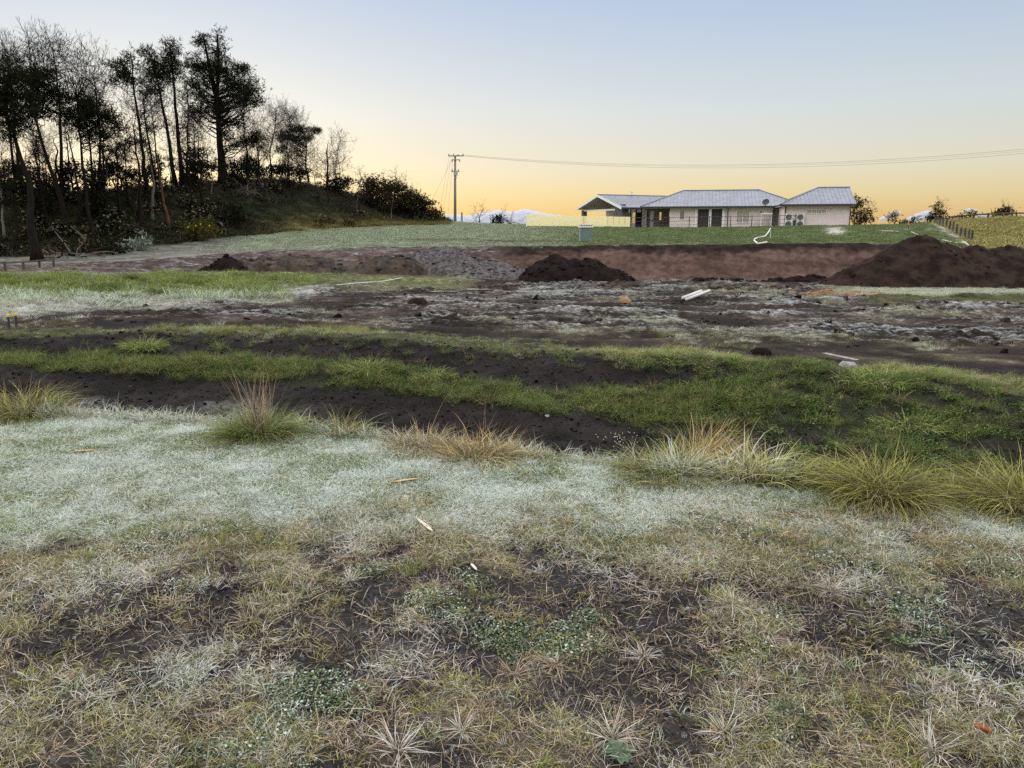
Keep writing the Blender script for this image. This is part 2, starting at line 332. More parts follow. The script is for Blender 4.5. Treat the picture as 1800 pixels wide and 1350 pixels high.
rows = [(0, 8), (1, 110), (2, 20), (3, 14), (4, 40), (5, 46), (6, 26), (7, 42), (8, 24), (9, 70), (10, 70), (11, 64), (12, 34), (13, 40), (14, 22), (15, 34), (16, 40), (17, 10), (18, 5), (19, 4)]
NU = 560
UC = np.linspace(-1.0, 1.0, NU); UC = UC * (.62 + .38 * UC ** 2)
sl = []
for k, n in rows: sl += list(k + (np.arange(n) / n) ** (1.0 if k != 1 else .8))
sl = np.array(sl + [NL - 1.0])
ki = np.minimum(sl.astype(int), NL - 2); kt = sl - ki
AY = np.array([np.interp(UC, UF, LY[k]) for k in range(NL)])
GY = AY[ki] * (1 - kt)[:, None] + AY[ki + 1] * kt[:, None]; GX = UC[None] * (GY + Y0)
GZ, GS, GPX, GPY = [a.reshape(GY.shape) for a in ground(GX.ravel(), GY.ravel())]
del_base = base_height(GX.ravel(), GY.ravel())[0].reshape(GY.shape); GR = GZ - del_base

def lerp(a, b, f): return a + (np.asarray(b) - a) * f[..., None]
def ground_colour(x, y, z, s, px, py, rel):
    n1 = fbm(x * .5, y * .5, 4, 41); n2 = fbm(x * 2.5, y * 2.5, 3, 42); n3 = fbm(x * .15, y * .2, 3, 43)
    c = np.zeros(x.shape + (3,)) + np.array([.13, .14, .09]); fr = np.full(x.shape, .42); wet = np.zeros(x.shape)
    bare = bare_mask(x, y, px, py) * (s < 3)
    strawy = sstep(850, 1010, py + 60 * n2)
    c = lerp(c, [.050, .044, .034], strawy); fr = fr - .26 * strawy
    c = lerp(c, [.030, .027, .027], bare); fr = fr * (1 - .75 * bare)
    # ditch
    di = sstep(2.95, 3.15, s)
    c = lerp(c, [.0185, .0155, .0150], di); fr = fr * (1 - .95 * di)
    wet = di * (1 - sstep(5.3, 6.0, s)) * sstep(.0, .4, n1 + .25 * n2) * (1 - sstep(450, 650, px))
    led = band(s, 6.0, 6.3, 7.0, 7.3) + sstep(1150, 1400, px + 80 * n2) * band(s, 5.2, 5.9, 8.0, 8.2) * .8 * sstep(-.2, .5, n1 + .8 * n2)
    c = lerp(c, [.040, .058, .018], np.clip(led, 0, 1) * .25)
    rim = band(s, 7.75, 8.0, 8.7, 9.1 + .4 * n1)
    c = lerp(c, [.075, .078, .040], rim * .75); fr = fr + rim * .2
    # muddy field
    f = sstep(8.9, 9.5, s + .3 * n1)
    mud = lerp(np.zeros(x.shape + (3,)) + np.array([.023, .018, .0155]), [.050, .036, .029], sstep(-.3, .5, n1))
    c = lerp(c, mud, f); fr = lerp(fr[..., None], [.26], f)[..., 0] + f * (np.clip(rel, -.10, .18) * 2.2 + .14 * n1 - .17)
    gr = f * sstep(.15, .6, n3 + .5 * n1 + .3 * n2 - .12 + .22 * sstep(10.2, 9.2, s))
    c = lerp(c, [.085, .080, .042], gr * .8)
    # left rough grass, frosted dead grass in front of it, right-hand stubble strip
    rl = rough_left(px, py); c = lerp(c, [.05, .075, .02], rl); fr = fr * (1 - .7 * rl)
    fg = np.exp(-((py - (547 - px * .055 + 10 * n1)) / 11) ** 2) * (1 - sstep(420, 600, px)) * (s > 9.2)
    c = lerp(c, [.20, .19, .15], fg * .7); fr = fr + .35 * fg
    sr = sstep(1430, 1520, px + 20 * n2) * sstep(11.45, 11.6, s) * (1 - sstep(12.9, 13.1, s))
    c = lerp(c, [.20, .21, .125], sr * .9); fr = fr * (1 - .3 * sr)
    sc_ = sstep(1500, 1560, px) * band(s, 11.2, 11.3, 11.45, 11.55); c = lerp(c, [.07, .07, .035], sc_ * .8); fr = fr * (1 - .8 * sc_)
    lg = (1 - sstep(760, 860, px)) * band(s, 11.4, 11.9, 12.6, 12.9) * (1 - rl); c = lerp(c, [.15, .16, .07], lg * .8); fr = fr * (1 - .5 * lg)
    # cut bank and the slope left of it
    b = sstep(12.75, 13.02, s); bank = b * sstep(840, 930, px)
    c = lerp(c, [.082, .052, .041], b); fr = np.where(b > .5, .30 * (1 - bank * .9) * b, fr)
    c = lerp(c, [.055, .042, .040], b * (1 - bank) * .8)
    sand = np.exp(-((px - 560) / 70) ** 2 - ((s - 13.2) / .35) ** 2); c = lerp(c, [.20, .13, .075], sand * .8)
    top = bank * band(s + .10 * n2 + .16 * n1, 13.58, 13.78, 14.3, 14.6); c = lerp(c, [.020, .014, .012], top)
    # upper lawn
    lawn = sstep(14.0, 14.12, s + .16 * n1 + .10 * n2) * (1 - sstep(1650, 1720, px)) 
    green = lerp(np.zeros(x.shape + (3,)) + np.array([.135, .185, .095]), [.095, .15, .06], sstep(-.2, .4, n1) * sstep(900, 1300, px))
    strip = np.exp(-((s - 14.62 - .12 * n3) / .16) ** 2) * sstep(640, 760, px) * (1 - sstep(1330, 1420, px))
    lowl = 1 - sstep(330, 480, px)
    c = lerp(c, green, lawn * (1 - lowl) * (1 - .85 * strip)); fr = np.where(lawn > .5, .34 - .28 * sstep(850, 1150, px) - .3 * strip, fr)
    c = lerp(c, [.055, .042, .036], strip * lawn * .9)
    trk = lawn * lowl; c = lerp(c, [.105, .105, .085], trk * .85); fr = np.where(trk > .5, .28, fr)
    trk2 = np.exp(-((py - (425 + (560 - px) * .115)) / 7) ** 2) * (1 - sstep(560, 640, px)) * sstep(200, 330, px) * (s > 14); c = lerp(c, [.16, .14, .125], trk2 * .7)
    # gravel patch and path by the house, paddock beyond the fence
    gv = np.exp(-((px - 1468) / 20) ** 4 - ((py - 405) / 8) ** 4) + np.exp(-((px - 1590) / 40) ** 4 - ((py - 400) / 4) ** 4); c = lerp(c, [.34, .30, .28], np.clip(gv, 0, 1) * .85)
    fence_x = 1630 + (py - 380) * 1.45
    pth = np.exp(-((px - (fence_x - 6)) / 12) ** 2) * (s > 14.5) * sstep(392, 398, py); c = lerp(c, [.30, .28, .26], pth * .8)
    pad = sstep(0, 16, px - fence_x - 4) * sstep(13.9, 14.3, s); c = lerp(c, [.27, .24, .075], pad); fr = fr * (1 - .9 * pad)
    # wooded hill: shade under the trees put into dark base colours
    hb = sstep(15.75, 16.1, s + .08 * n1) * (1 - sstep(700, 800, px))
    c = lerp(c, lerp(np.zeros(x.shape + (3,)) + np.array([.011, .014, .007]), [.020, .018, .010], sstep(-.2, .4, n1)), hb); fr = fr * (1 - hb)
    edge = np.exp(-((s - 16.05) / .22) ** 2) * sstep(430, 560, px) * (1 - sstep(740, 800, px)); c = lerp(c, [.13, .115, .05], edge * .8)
    c = lerp(c, [.09, .10, .06], sstep(17.2, 17.8, s)); fr = fr * (1 - sstep(17.0, 17.3, s))
    return c, np.clip(fr, 0, 1), wet
GC, GF, GW = ground_colour(GX, GY, GZ, GS, GPX, GPY, GR)
M_LAWN = mat_ground('frosty_lawn', 16, (1, 1, 1), .5, 40); M_DITCH = mat_ground('ditch_soil', 10, (1, 1, 1), .6, 22)
M_FIELD = mat_ground('churned_mud', 14.0, (.45, 1.0, 1), 1.0, 9); M_BANK = mat_ground('cut_bank_soil', 2.0, (.6, 1, 1), .5, 7); M_HILL = mat_ground('hill_grass', 1.5, (1, 1, 1), .6, 4)
def ground_piece(name, s0, s1, mat):
    i0 = int(np.searchsorted(sl, s0)); i1 = int(np.searchsorted(sl, s1)) + 1
    n = min(i1, len(sl)) - i0; sub = slice(i0, i0 + n)
    V = np.stack([GX[sub], GY[sub], GZ[sub]], -1).reshape(-1, 3)
    i = np.arange(n - 1)[:, None] * NU; j = np.arange(NU - 1)[None]
    me = raw_mesh(name, V, np.stack([i + j, i + j + 1, i + NU + j + 1, i + NU + j], -1).reshape(-1, 4), None, True)
    fattr(me, 'col', GC[sub].reshape(-1, 3), 'COLOR'); fattr(me, 'frost', GF[sub].ravel()); fattr(me, 'wet', GW[sub].ravel())
    return tag(link(name, me, mat), kind='structure')
ground_piece('lawn_ground', 0, 3, M_LAWN); ground_piece('ditch_terrain', 3, 9, M_DITCH); ground_piece('muddy_field', 9, 13, M_FIELD)
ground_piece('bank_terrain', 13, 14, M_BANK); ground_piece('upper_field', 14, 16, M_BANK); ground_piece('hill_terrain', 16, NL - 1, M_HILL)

def ico(sub=2):
    t = (1 + 5 ** .5) / 2; V = [(-1, t, 0), (1, t, 0), (-1, -t, 0), (1, -t, 0), (0, -1, t), (0, 1, t), (0, -1, -t), (0, 1, -t), (t, 0, -1), (t, 0, 1), (-t, 0, -1), (-t, 0, 1)]; V = [np.array(v) / np.linalg.norm(v) for v in V]
    F = [(0, 11, 5), (0, 5, 1), (0, 1, 7), (0, 7, 10), (0, 10, 11), (1, 5, 9), (5, 11, 4), (11, 10, 2), (10, 7, 6), (7, 1, 8), (3, 9, 4), (3, 4, 2), (3, 2, 6), (3, 6, 8), (3, 8, 9), (4, 9, 5), (2, 4, 11), (6, 2, 10), (8, 6, 7), (9, 8, 1)]
    for _ in range(sub):
        c = {}; G = []
        def md(a, b):
            k = (min(a, b), max(a, b))
            if k not in c: v = V[a] + V[b]; V.append(v / np.linalg.norm(v)); c[k] = len(V) - 1
            return c[k]
        for a, b, d in F: x, y, z = md(a, b), md(b, d), md(d, a); G += [(a, x, z), (b, y, x), (d, z, y), (x, y, z)]
        F = G
    return np.array(V), np.array(F)

# ------------------------------------------------------------------ grass: clump shapes and scattering
def blades(n, L, w, lean=.5, droop=.4, rad=.03, seed=0, seg=3, lvar=.4, center=(0, 0, 0), head=None, spread_az=None, outward=.5, dome=0.0):
    r = np.random.default_rng(seed); a = r.uniform(0, 2 * math.pi, n); q = np.sqrt(r.uniform(0, 1, n)) * rad
    B = np.stack([q * np.cos(a), q * np.sin(a), np.zeros(n)], -1)
    az = np.where(r.random(n) < outward, a + r.normal(0, .5, n), r.uniform(0, 2 * math.pi, n))
    if head is not None: az = head + r.normal(0, spread_az, n)
    ln = L * (1 + lvar * r.uniform(-1, 1, n)); le = np.clip(lean + .35 * lean * r.normal(0, 1, n), .02, 1.6); dr = droop * r.uniform(.5, 1.5, n)
    if dome: le = le * (1 - dome) + dome * (.05 + .60 * q / rad) * r.uniform(.7, 1.3, n)
    D = np.stack([np.cos(az), np.sin(az), 0 * az], -1); S = np.stack([-np.sin(az), np.cos(az), 0 * az], -1)
    tw = r.uniform(-.7, .7, n); S = S * np.cos(tw)[:, None] + np.array([0, 0, 1]) * np.sin(tw)[:, None]
    V = []; t_ = []
    wv = w * r.uniform(.7, 1.3, n)
    cv = r.normal(0, .55, n)
    for k in range(seg + 1):
        t = k / seg; ang = le + dr * t * 1.6; D = np.stack([np.cos(az + cv * t), np.sin(az + cv * t), 0 * az], -1)                       # angle from the vertical grows along the blade
        if k == 0: p = B.copy()
        else: p = p + (D * np.sin(ang)[:, None] + np.array([0, 0, 1]) * np.cos(ang)[:, None]) * (ln / seg)[:, None]
        p[:, 2] = np.maximum(p[:, 2], .002 + .3 * w * k)
        ww = (wv * (1 - t ** 1.6) * (.6 + .4 * min(1, t * 3)))[:, None] * .5
        if k < seg: V += [p - S * ww, p + S * ww]
        else: V += [p]
        t_ += [t] * (2 if k < seg else 1)
    m = 2 * seg + 1; V = np.stack(V, 1).reshape(-1, 3) + np.asarray(center); o = np.arange(n)[:, None] * m
    Q = np.concatenate([o + np.array([[2 * k, 2 * k + 1, 2 * k + 3, 2 * k + 2]]) for k in range(seg - 1)]) if seg > 1 else None
    T = o + np.array([[2 * seg - 2, 2 * seg - 1, 2 * seg]])
    return V, Q, T, np.tile(t_, n), np.repeat(r.random(n), m)
class BL:                                      # gathers blades
    def __init__(s): s.a = []
    def add(s, *a, **k): s.a.append(blades(*a, **k)); return s
    def mesh(s, name):
        V, Q, T, t, r = [], [], [], [], []; n = 0
        for v, q, tr, tt, rr in s.a:
            V.append(v); T.append(tr + n); t.append(tt); r.append(rr)
            if q is not None: Q.append(q + n)
            n += len(v)
        me = raw_mesh(name, np.concatenate(V), np.concatenate(Q) if Q else None, np.concatenate(T)); fattr(me, 't', np.concatenate(t)); fattr(me, 'r', np.concatenate(r)); return me
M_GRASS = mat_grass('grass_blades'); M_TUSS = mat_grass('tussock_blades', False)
def leaf_clump(n, size, rad, h, seed):          # little broad leaves of creeping weeds
    r = np.random.default_rng(seed); a = r.uniform(0, 6.283, n); q = np.sqrt(r.random(n)) * rad
    C = np.stack([q * np.cos(a), q * np.sin(a), r.uniform(.3, 1, n) * h * (1 - (q / rad) ** 2 * .7)], -1)
    d = r.normal(0, 1, (n, 3)); d[:, 2] = np.abs(d[:, 2]) * .4; d /= np.linalg.norm(d, axis=1, keepdims=True)
    e = np.cross(d, r.normal(0, 1, (n, 3)) * [.3, .3, 1]); e /= np.linalg.norm(e, axis=1, keepdims=True); s = size * r.uniform(.6, 1.4, n)[:, None]
    V = np.stack([C - d * s * .5, C + e * s * .35, C + d * s * .5, C - e * s * .35], 1).reshape(-1, 3)
    me = raw_mesh('weed_leaves', V, np.arange(4 * n).reshape(-1, 4)); fattr(me, 't', np.tile([.2, .7, 1, .7], n)); fattr(me, 'r', np.repeat(r.random(n), 4)); return me
def coll(name, meshes):
    c = bpy.data.collections.new(name)
    for i, me in enumerate(meshes):
        me.materials.clear(); me.materials.append(M_GRASS); o = bpy.data.objects.new(f'{name}_{i:02d}', me); c.objects.link(o)
    return c
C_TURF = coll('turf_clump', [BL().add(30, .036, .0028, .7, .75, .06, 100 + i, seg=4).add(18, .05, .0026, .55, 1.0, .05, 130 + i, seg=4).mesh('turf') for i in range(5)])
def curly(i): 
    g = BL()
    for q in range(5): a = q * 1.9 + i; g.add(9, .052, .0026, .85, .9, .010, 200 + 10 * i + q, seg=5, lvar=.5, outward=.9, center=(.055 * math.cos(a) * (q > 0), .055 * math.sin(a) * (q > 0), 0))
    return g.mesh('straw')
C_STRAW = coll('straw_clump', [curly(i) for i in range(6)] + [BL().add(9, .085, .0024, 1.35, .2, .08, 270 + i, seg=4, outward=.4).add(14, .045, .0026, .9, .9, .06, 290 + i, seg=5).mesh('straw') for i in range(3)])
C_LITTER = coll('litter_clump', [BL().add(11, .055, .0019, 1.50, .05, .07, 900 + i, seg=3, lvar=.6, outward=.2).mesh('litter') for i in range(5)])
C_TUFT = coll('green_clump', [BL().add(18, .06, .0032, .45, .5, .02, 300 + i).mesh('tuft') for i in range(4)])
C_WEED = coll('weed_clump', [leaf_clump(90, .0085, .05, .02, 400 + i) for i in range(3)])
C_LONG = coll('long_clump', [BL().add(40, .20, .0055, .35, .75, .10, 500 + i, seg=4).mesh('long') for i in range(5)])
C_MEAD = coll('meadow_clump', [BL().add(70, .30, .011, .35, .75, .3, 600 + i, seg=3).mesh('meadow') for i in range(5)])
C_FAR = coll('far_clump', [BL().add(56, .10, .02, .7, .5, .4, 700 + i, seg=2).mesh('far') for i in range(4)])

def scatter(name, label, X, Y, C, scale, col, frost, seed=0, sink=.004, tilt=.12, zs=None, idx_w=None):
    r = np.random.default_rng(seed); n = len(X); Z = ground(X, Y)[0]
    me = raw_mesh(name, np.stack([X, Y, Z - sink], -1)); ni = len(C.objects)
    fattr(me, 'rot', np.stack([r.normal(0, tilt, n), r.normal(0, tilt, n), r.uniform(0, 6.283, n)], -1), 'VEC')
    s3 = np.repeat(np.asarray(scale)[:, None], 3, 1)
    if zs is not None: s3[:, 2] *= zs
    fattr(me, 'scl', s3, 'VEC'); fattr(me, 'idx', r.integers(0, ni, n) if idx_w is None else idx_w)
    fattr(me, 'col', col, 'COLOR'); fattr(me, 'frost', frost)
    o = link(name, me); tag(o, label, None, None, 'stuff')
    g = bpy.data.node_groups.new(name + '_nodes', 'GeometryNodeTree')
    g.interface.new_socket('Geometry', in_out='INPUT', socket_type='NodeSocketGeometry'); g.interface.new_socket('Geometry', in_out='OUTPUT', socket_type='NodeSocketGeometry')
    N = lambda t: g.nodes.new(t); gi = N('NodeGroupInput'); go = N('NodeGroupOutput')
    ci = N('GeometryNodeCollectionInfo'); ci.inputs[0].default_value = C; ci.inputs[1].default_value = True; ci.inputs[2].default_value = True
    ip = N('GeometryNodeInstanceOnPoints'); ip.inputs['Pick Instance'].default_value = True
    def na(nm, ty):
        q = N('GeometryNodeInputNamedAttribute'); q.data_type = ty; q.inputs[0].default_value = nm; return q.outputs[0]
    er = N('FunctionNodeEulerToRotation'); g.links.new(na('rot', 'FLOAT_VECTOR'), er.inputs[0])
    g.links.new(gi.outputs[0], ip.inputs['Points']); g.links.new(ci.outputs[0], ip.inputs['Instance']); g.links.new(na('idx', 'FLOAT'), ip.inputs['Instance Index'])
    g.links.new(er.outputs[0], ip.inputs['Rotation']); g.links.new(na('scl', 'FLOAT_VECTOR'), ip.inputs['Scale']); g.links.new(ip.outputs[0], go.inputs[0])
    md = o.modifiers.new('clumps', 'NODES'); md.node_group = g
    return o
def pick(r, n, cols, w): return np.array(cols)[r.choice(len(cols), n, p=np.array(w) / sum(w))] * r.uniform(.75, 1.25, (n, 1))
def cand(n, y0, y1, seed, pw=1.0, margin=.70, umax=.92):   # candidates over the view wedge (a little wider than the frame), even per ground area for pw=1
    n = int(n * (1.5 if y0 < 5 else 1.3)); r = np.random.default_rng(seed); t = r.random(n)
    Y = (y0 ** (pw + 1) + t * (y1 ** (pw + 1) - y0 ** (pw + 1))) ** (1 / (pw + 1))
    X = r.uniform(-1, 1, n) * (umax * Y + .35 + margin); z, s, px, py = ground(X, Y); return r, X, Y, s, px, py

# foreground lawn
r, X, Y, s, px, py = cand(84000, 1.7, 7.2, 11)
ok = s < 3.02; X, Y, s, px, py = [a[ok] for a in (X, Y, s, px, py)]
bare = bare_mask(X, Y, px, py); strawy = sstep(845, 1010, py + 95 * fbm(X * 1.1, Y * 1.1, 4, 51)); gn = fbm(X * 1.7, Y * 1.7, 3, 52); n = len(X)
u = r.random(n)
lush = (1 - strawy) ; keep_t = u < (lush * .95 + strawy * .36 * sstep(-.4, .3, gn) * (1 - bare)) * (1 - .92 * bare)
k = keep_t; m = k.sum()
ct = pick(r, m, [(.12, .185, .05), (.17, .21, .065), (.26, .22, .10), (.085, .145, .045)], [3, 3, 2, 2])
ct = lerp(ct, np.array([.24, .215, .075]), strawy[k] * .7)
fn2 = fbm(X[k] * 5.5, Y[k] * 5.5, 3, 58)
frt = np.clip(.58 + .50 * gn[k] + .52 * fn2 - .36 * strawy[k] + .14 * r.normal(0, 1, m), 0.0, .97)
band_y = np.exp(-((py[k] - 905 - (px[k] - 900) * .02) / 35) ** 2) * .35                    # thick even frost along the mown strip
frt = np.clip(frt + band_y * .5, 0, .97)
scatter('lawn_grass', 'short frosted lawn grass between the ditch and the bare foreground', X[k], Y[k], C_TURF, r.uniform(.65, 1.35, m) * (1 - .28 * strawy[k]), ct, frt, 61)
k = (u > .50) & (r.random(n) < strawy * (.72 - .54 * bare) * sstep(-.45, .25, fbm(X * 4.5, Y * 4.5, 2, 60))); m = k.sum()
cs = lerp(pick(r, m, [(.39, .285, .20), (.35, .29, .12), (.46, .37, .32), (.26, .255, .06), (.26, .17, .125)], [3, 3, 2, 4, 1]), np.array([.22, .215, .055]), .5 * sstep(0, .5, fbm(X[k] * 2, Y[k] * 2, 2, 66)))
fs = np.clip(.02 + .50 * sstep(-.05, .5, fbm(X[k] * 1.4, Y[k] * 1.4, 3, 53)) + .15 * r.normal(0, 1, m), 0, .9)
scatter('dry_grass', 'dry straw coloured grass over the foreground soil', X[k], Y[k], C_STRAW, r.uniform(.45, 1.15, m), cs, fs, 62, tilt=.2)
k = (r.random(n) < .9 * strawy * (1 - .62 * bare) * (.32 + .3 * fbm(X * 3, Y * 3, 2, 67))); m = k.sum()
scatter('grass_litter', 'flattened dead straw lying over the foreground soil', X[k], Y[k], C_LITTER, r.uniform(.6, 1.4, m), pick(r, m, [(.34, .265, .185), (.28, .22, .135), (.43, .36, .29), (.22, .165, .12)], [3, 3, 3, 1]), np.clip(.05 + .4 * sstep(0, .5, fbm(X[k] * 1.4, Y[k] * 1.4, 3, 53)) + .1 * r.normal(0, 1, m), 0, .7), 81, tilt=.04, sink=-.002)
k = (r.random(n) < .022 + .03 * strawy * (fbm(X * 2.2, Y * 2.2, 2, 54) > .1)) & (bare < .9); m = k.sum()
scatter('green_grass', 'small green grass tufts in the foreground', X[k], Y[k], C_TUFT, r.uniform(.5, 1.1, m), pick(r, m, [(.13, .19, .05), (.20, .23, .06), (.10, .15, .07)], [2, 3, 1]), np.clip(r.normal(.2, .15, m), 0, .7), 63)
wn = fbm(X * 1.9 + 7, Y * 1.9, 3, 55)
k = (r.random(n) < .22) & (wn > .34) & (strawy > .4); m = k.sum()
scatter('creeping_weeds', 'frosted creeping broadleaf weeds on the foreground soil', X[k], Y[k], C_WEED, r.uniform(.7, 1.5, m), pick(r, m, [(.07, .12, .055), (.09, .13, .06)], [1, 1]), np.clip(r.normal(.14, .16, m), 0, .6), 64)

# ditch edges and slopes
k = (r.random(n) < .25) & (bare > .35); m = k.sum(); ov = np.random.default_rng(5)
CRUMB = (np.concatenate([X[k] + ov.normal(0, .03, m) for _ in range(3)]), np.concatenate([Y[k] + ov.normal(0, .03, m) for _ in range(3)]))
r, X, Y, s, px, py = cand(60000, 4.0, 15.0, 12)
n1 = fbm(X * .9, Y * .9, 3, 56); n2 = fbm(X * 3, Y * 3, 2, 57)
def sub(k, *a): return [v[k] for v in a]
k = r.random(len(X)) < band(s, 4.2, 4.8, 7.9, 8.2) * .28; DCL = (X[k], Y[k])
# near edge fringe
k = (np.abs(s - 3.0 + .10 * n1) < .13) & (r.random(len(X)) < .95); m = k.sum()
gr_ = sstep(1100, 1400, px[k]); cc = lerp(pick(r, m, [(.16, .21, .08), (.24, .22, .10), (.30, .24, .14)], [3, 2, 1 + 1]), np.array([.24, .25, .07]), gr_ * .8)
scatter('edge_grass', 'fringe of longer grass along the near ditch edge', X[k], Y[k], C_LONG, r.uniform(.40, 1.0, m) * (.85 + .5 * gr_) * (1 + .5 * n1[k]), cc, np.clip(.34 - .4 * gr_ + .3 * n1[k], 0, .7), 65)
# ledge strip
sj = s + .22 * fbm(X * .55, Y * .55, 3, 88) + .12 * n2; led = band(sj, 6.08, 6.3, 6.95, 7.15); k = r.random(len(X)) < led * np.interp(px, [1150, 1350], [.85, .16]) * sstep(-.75, .0, n1 + .7 * n2); m = k.sum()
scatter('ledge_grass', 'strip of bright green grass on the ledge of the ditch bank', X[k], Y[k], C_LONG, r.uniform(.30, .95, m), pick(r, m, [(.075, .125, .022), (.115, .155, .032), (.19, .17, .065), (.05, .09, .02)], [3, 3, 1.5, 2]), np.clip(-.10 + .2 * n2[k], 0, .3), 66)
# weeds on the upper bank and the right-hand slope
rgt = sstep(1050, 1450, px + 120 * n1); k = r.random(len(X)) < band(s, 4.9, 5.6, 8.0, 8.3) * (rgt * .55 * sstep(-.35, .35, n1 + .8 * n2) + .10 * (s > 6.9) * (n2 > .15)); m = k.sum()
scatter('bank_weeds', 'patchy dark green weeds on the far slope of the ditch', X[k], Y[k], C_LONG, r.uniform(.3, .8, m), pick(r, m, [(.045, .09, .018), (.075, .13, .022), (.13, .16, .035), (.18, .15, .07)], [3, 3, 2, 1]), np.zeros(m), 67)
k = r.random(len(X)) < band(s, 4.6, 5.6, 8.0, 8.3) * rgt * .22 * sstep(.05, .5, n2); m = k.sum()
scatter('broadleaf_weeds', 'low broadleaf weeds on the right hand ditch slope', X[k], Y[k], C_WEED, r.uniform(2.0, 3.6, m), pick(r, m, [(.035, .075, .015), (.055, .11, .02)], [1, 1]), np.zeros(m) + .0, 68)
# rim
sj = s + .55 * np.clip(fbm(X * .5 + 4, Y * .5, 3, 89) + .25 * n2, -.35, .9); rim = band(sj, 7.85, 8.1, 8.75, 9.15) * np.interp(px, [0, 190, 250, 620, 720, 1000, 1070, 1310, 1345, 1490, 1540, 1800], [.15, .18, .8, .7, .35, .35, .85, .8, .15, .2, .7, .8]); k = r.random(len(X)) < rim * sstep(-.5, .1, n1 + .4 * n2) * .9; m = k.sum()
scatter('rim_grass', 'yellow green grass along the far rim of the ditch', X[k], Y[k], C_LONG, r.uniform(.16, .45, m) * (.7 + .8 * np.interp(px[k], [0, 190, 250, 620, 720, 1000, 1070, 1310, 1345, 1490, 1540, 1800], [.2, .2, 1, .9, .1, .1, 1, .9, .1, .1, .8, .8])), pick(r, m, [(.165, .20, .04), (.22, .22, .07), (.26, .22, .11), (.11, .15, .035)], [3, 2, 1.5, 2]), np.clip(.06 + .35 * n2[k], 0, .6), 69)
# muddy field and the rough grass on the left
r, X, Y, s, px, py = cand(80000, 12.5, 42.0, 13, pw=-.2)
n1 = fbm(X * .5, Y * .5, 4, 41); n2 = fbm(X * 2.5, Y * 2.5, 3, 42); n3 = fbm(X * .15, Y * .2, 3, 43); rl = rough_left(px, py)
gmask = band(s, 8.9, 9.4, 12.9, 13.0) * sstep(.22, .65, n3 + .5 * n1 + .4 * n2 - .12 + .22 * sstep(10.2, 9.2, s)) * (1 - rl)
k = r.random(len(X)) < gmask * .42; m = k.sum()
scatter('field_grass', 'thin frosted grass scattered over the churned mud', X[k], Y[k], C_LONG, r.uniform(.3, .7, m) * (Y[k] / 18) ** .5, pick(r, m, [(.20, .20, .08), (.26, .23, .13), (.15, .18, .07)], [2, 2, 1]), np.clip(.3 + .3 * n2[k], 0, .8), 70)
tn = fbm(X * .75, Y * .55, 3, 58); k = r.random(len(X)) < rl * (.30 + .70 * sstep(-.1, .2, tn)); m = k.sum()
hgt = .25 + 1.0 * sstep(-.1, .45, tn[k])
scatter('rough_grass', 'bright green rank grass in mounds on the left of the field', X[k], Y[k], C_MEAD, hgt * r.uniform(.7, 1.2, m), lerp(pick(r, m, [(.115, .16, .030), (.16, .195, .05)], [1, 1]), np.array([.045, .075, .018]), sstep(.15, -.3, tn[k])), np.clip(.0 + .5 * sstep(512, 540, py[k]) + .2 * n2[k], 0, .8), 71)  # hollows between the mounds get a darker green for their shade
fg = np.exp(-((py - (545 - px * .05 + 10 * n1)) / 13) ** 2) * (1 - sstep(430, 600, px)) + .0
k = r.random(len(X)) < fg * .5; m = k.sum()
scatter('frosted_grass', 'white frosted dead grass in front of the rank grass', X[k], Y[k], C_LONG, r.uniform(.6, 1.2, m), pick(r, m, [(.24, .22, .14), (.20, .20, .12)], [1, 1]), np.clip(.35 + .5 * n2[k], 0, .9), 72, zs=.6)
sr = sstep(1430, 1520, px + 20 * n2) * band(s, 11.45, 11.6, 12.8, 13.0); lg = (1 - sstep(760, 860, px)) * band(s, 11.4, 11.9, 12.7, 13.0) * (1 - rl)
scp = sstep(1490, 1550, px + 25 * n2) * band(s, 11.15, 11.25, 11.5, 11.6); k = r.random(len(X)) < (sr * .6 + lg * .6 + scp * .5); m = k.sum()
scatter('stubble_grass', 'pale frosted stubble grass at the back of the field', X[k], Y[k], C_MEAD, r.uniform(.2, .42, m), lerp(pick(r, m, [(.22, .24, .11), (.26, .26, .14)], [1, 1]), np.array([.13, .14, .06]), lg[k]) * (1 - .55 * scp[k])[:, None], np.clip(.35 * sr[k] + .1 + .2 * n2[k] - .4 * scp[k], 0, .7), 73)
def clod_mesh(seed):
    v, f = ico(1); n = 1 + .45 * fbm(v[:, 0] * 1.6 + seed * 3.1, v[:, 1] * 1.6 + v[:, 2] * 1.9, 3, seed); V = v * n[:, None] * [1, .85, .62]
    me = raw_mesh('clod', V, None, f); fattr(me, 't', np.clip(V[:, 2] * 1.6, 0, 1)); fattr(me, 'r', .35 + .3 * ((V[:, 0] * 3.7) % 1)); return me
C_CLOD = coll('clod', [clod_mesh(i) for i in range(6)])
rk_ = np.random.default_rng(8); m = len(DCL[0])
scatter('ditch_clods', 'small lumps of black soil on the ditch sides', DCL[0], DCL[1], C_CLOD, .006 + .034 * rk_.random(m) ** 3, pick(rk_, m, [(.017, .0145, .014), (.026, .021, .018), (.036, .029, .024)], [3, 2, 1]), np.zeros(m), 80, sink=.004, tilt=.6)
rk_ = np.random.default_rng(6); m = len(CRUMB[0])
scatter('soil_crumbs', 'crumbs of dark soil on the bare foreground patches', CRUMB[0], CRUMB[1], C_CLOD, .003 + .010 * rk_.random(m) ** 3, pick(rk_, m, [(.022, .019, .018), (.036, .030, .026), (.014, .012, .012)], [3, 2, 1]), np.clip(rk_.normal(.08, .12, m), 0, .5), 79, sink=.0, tilt=.6)
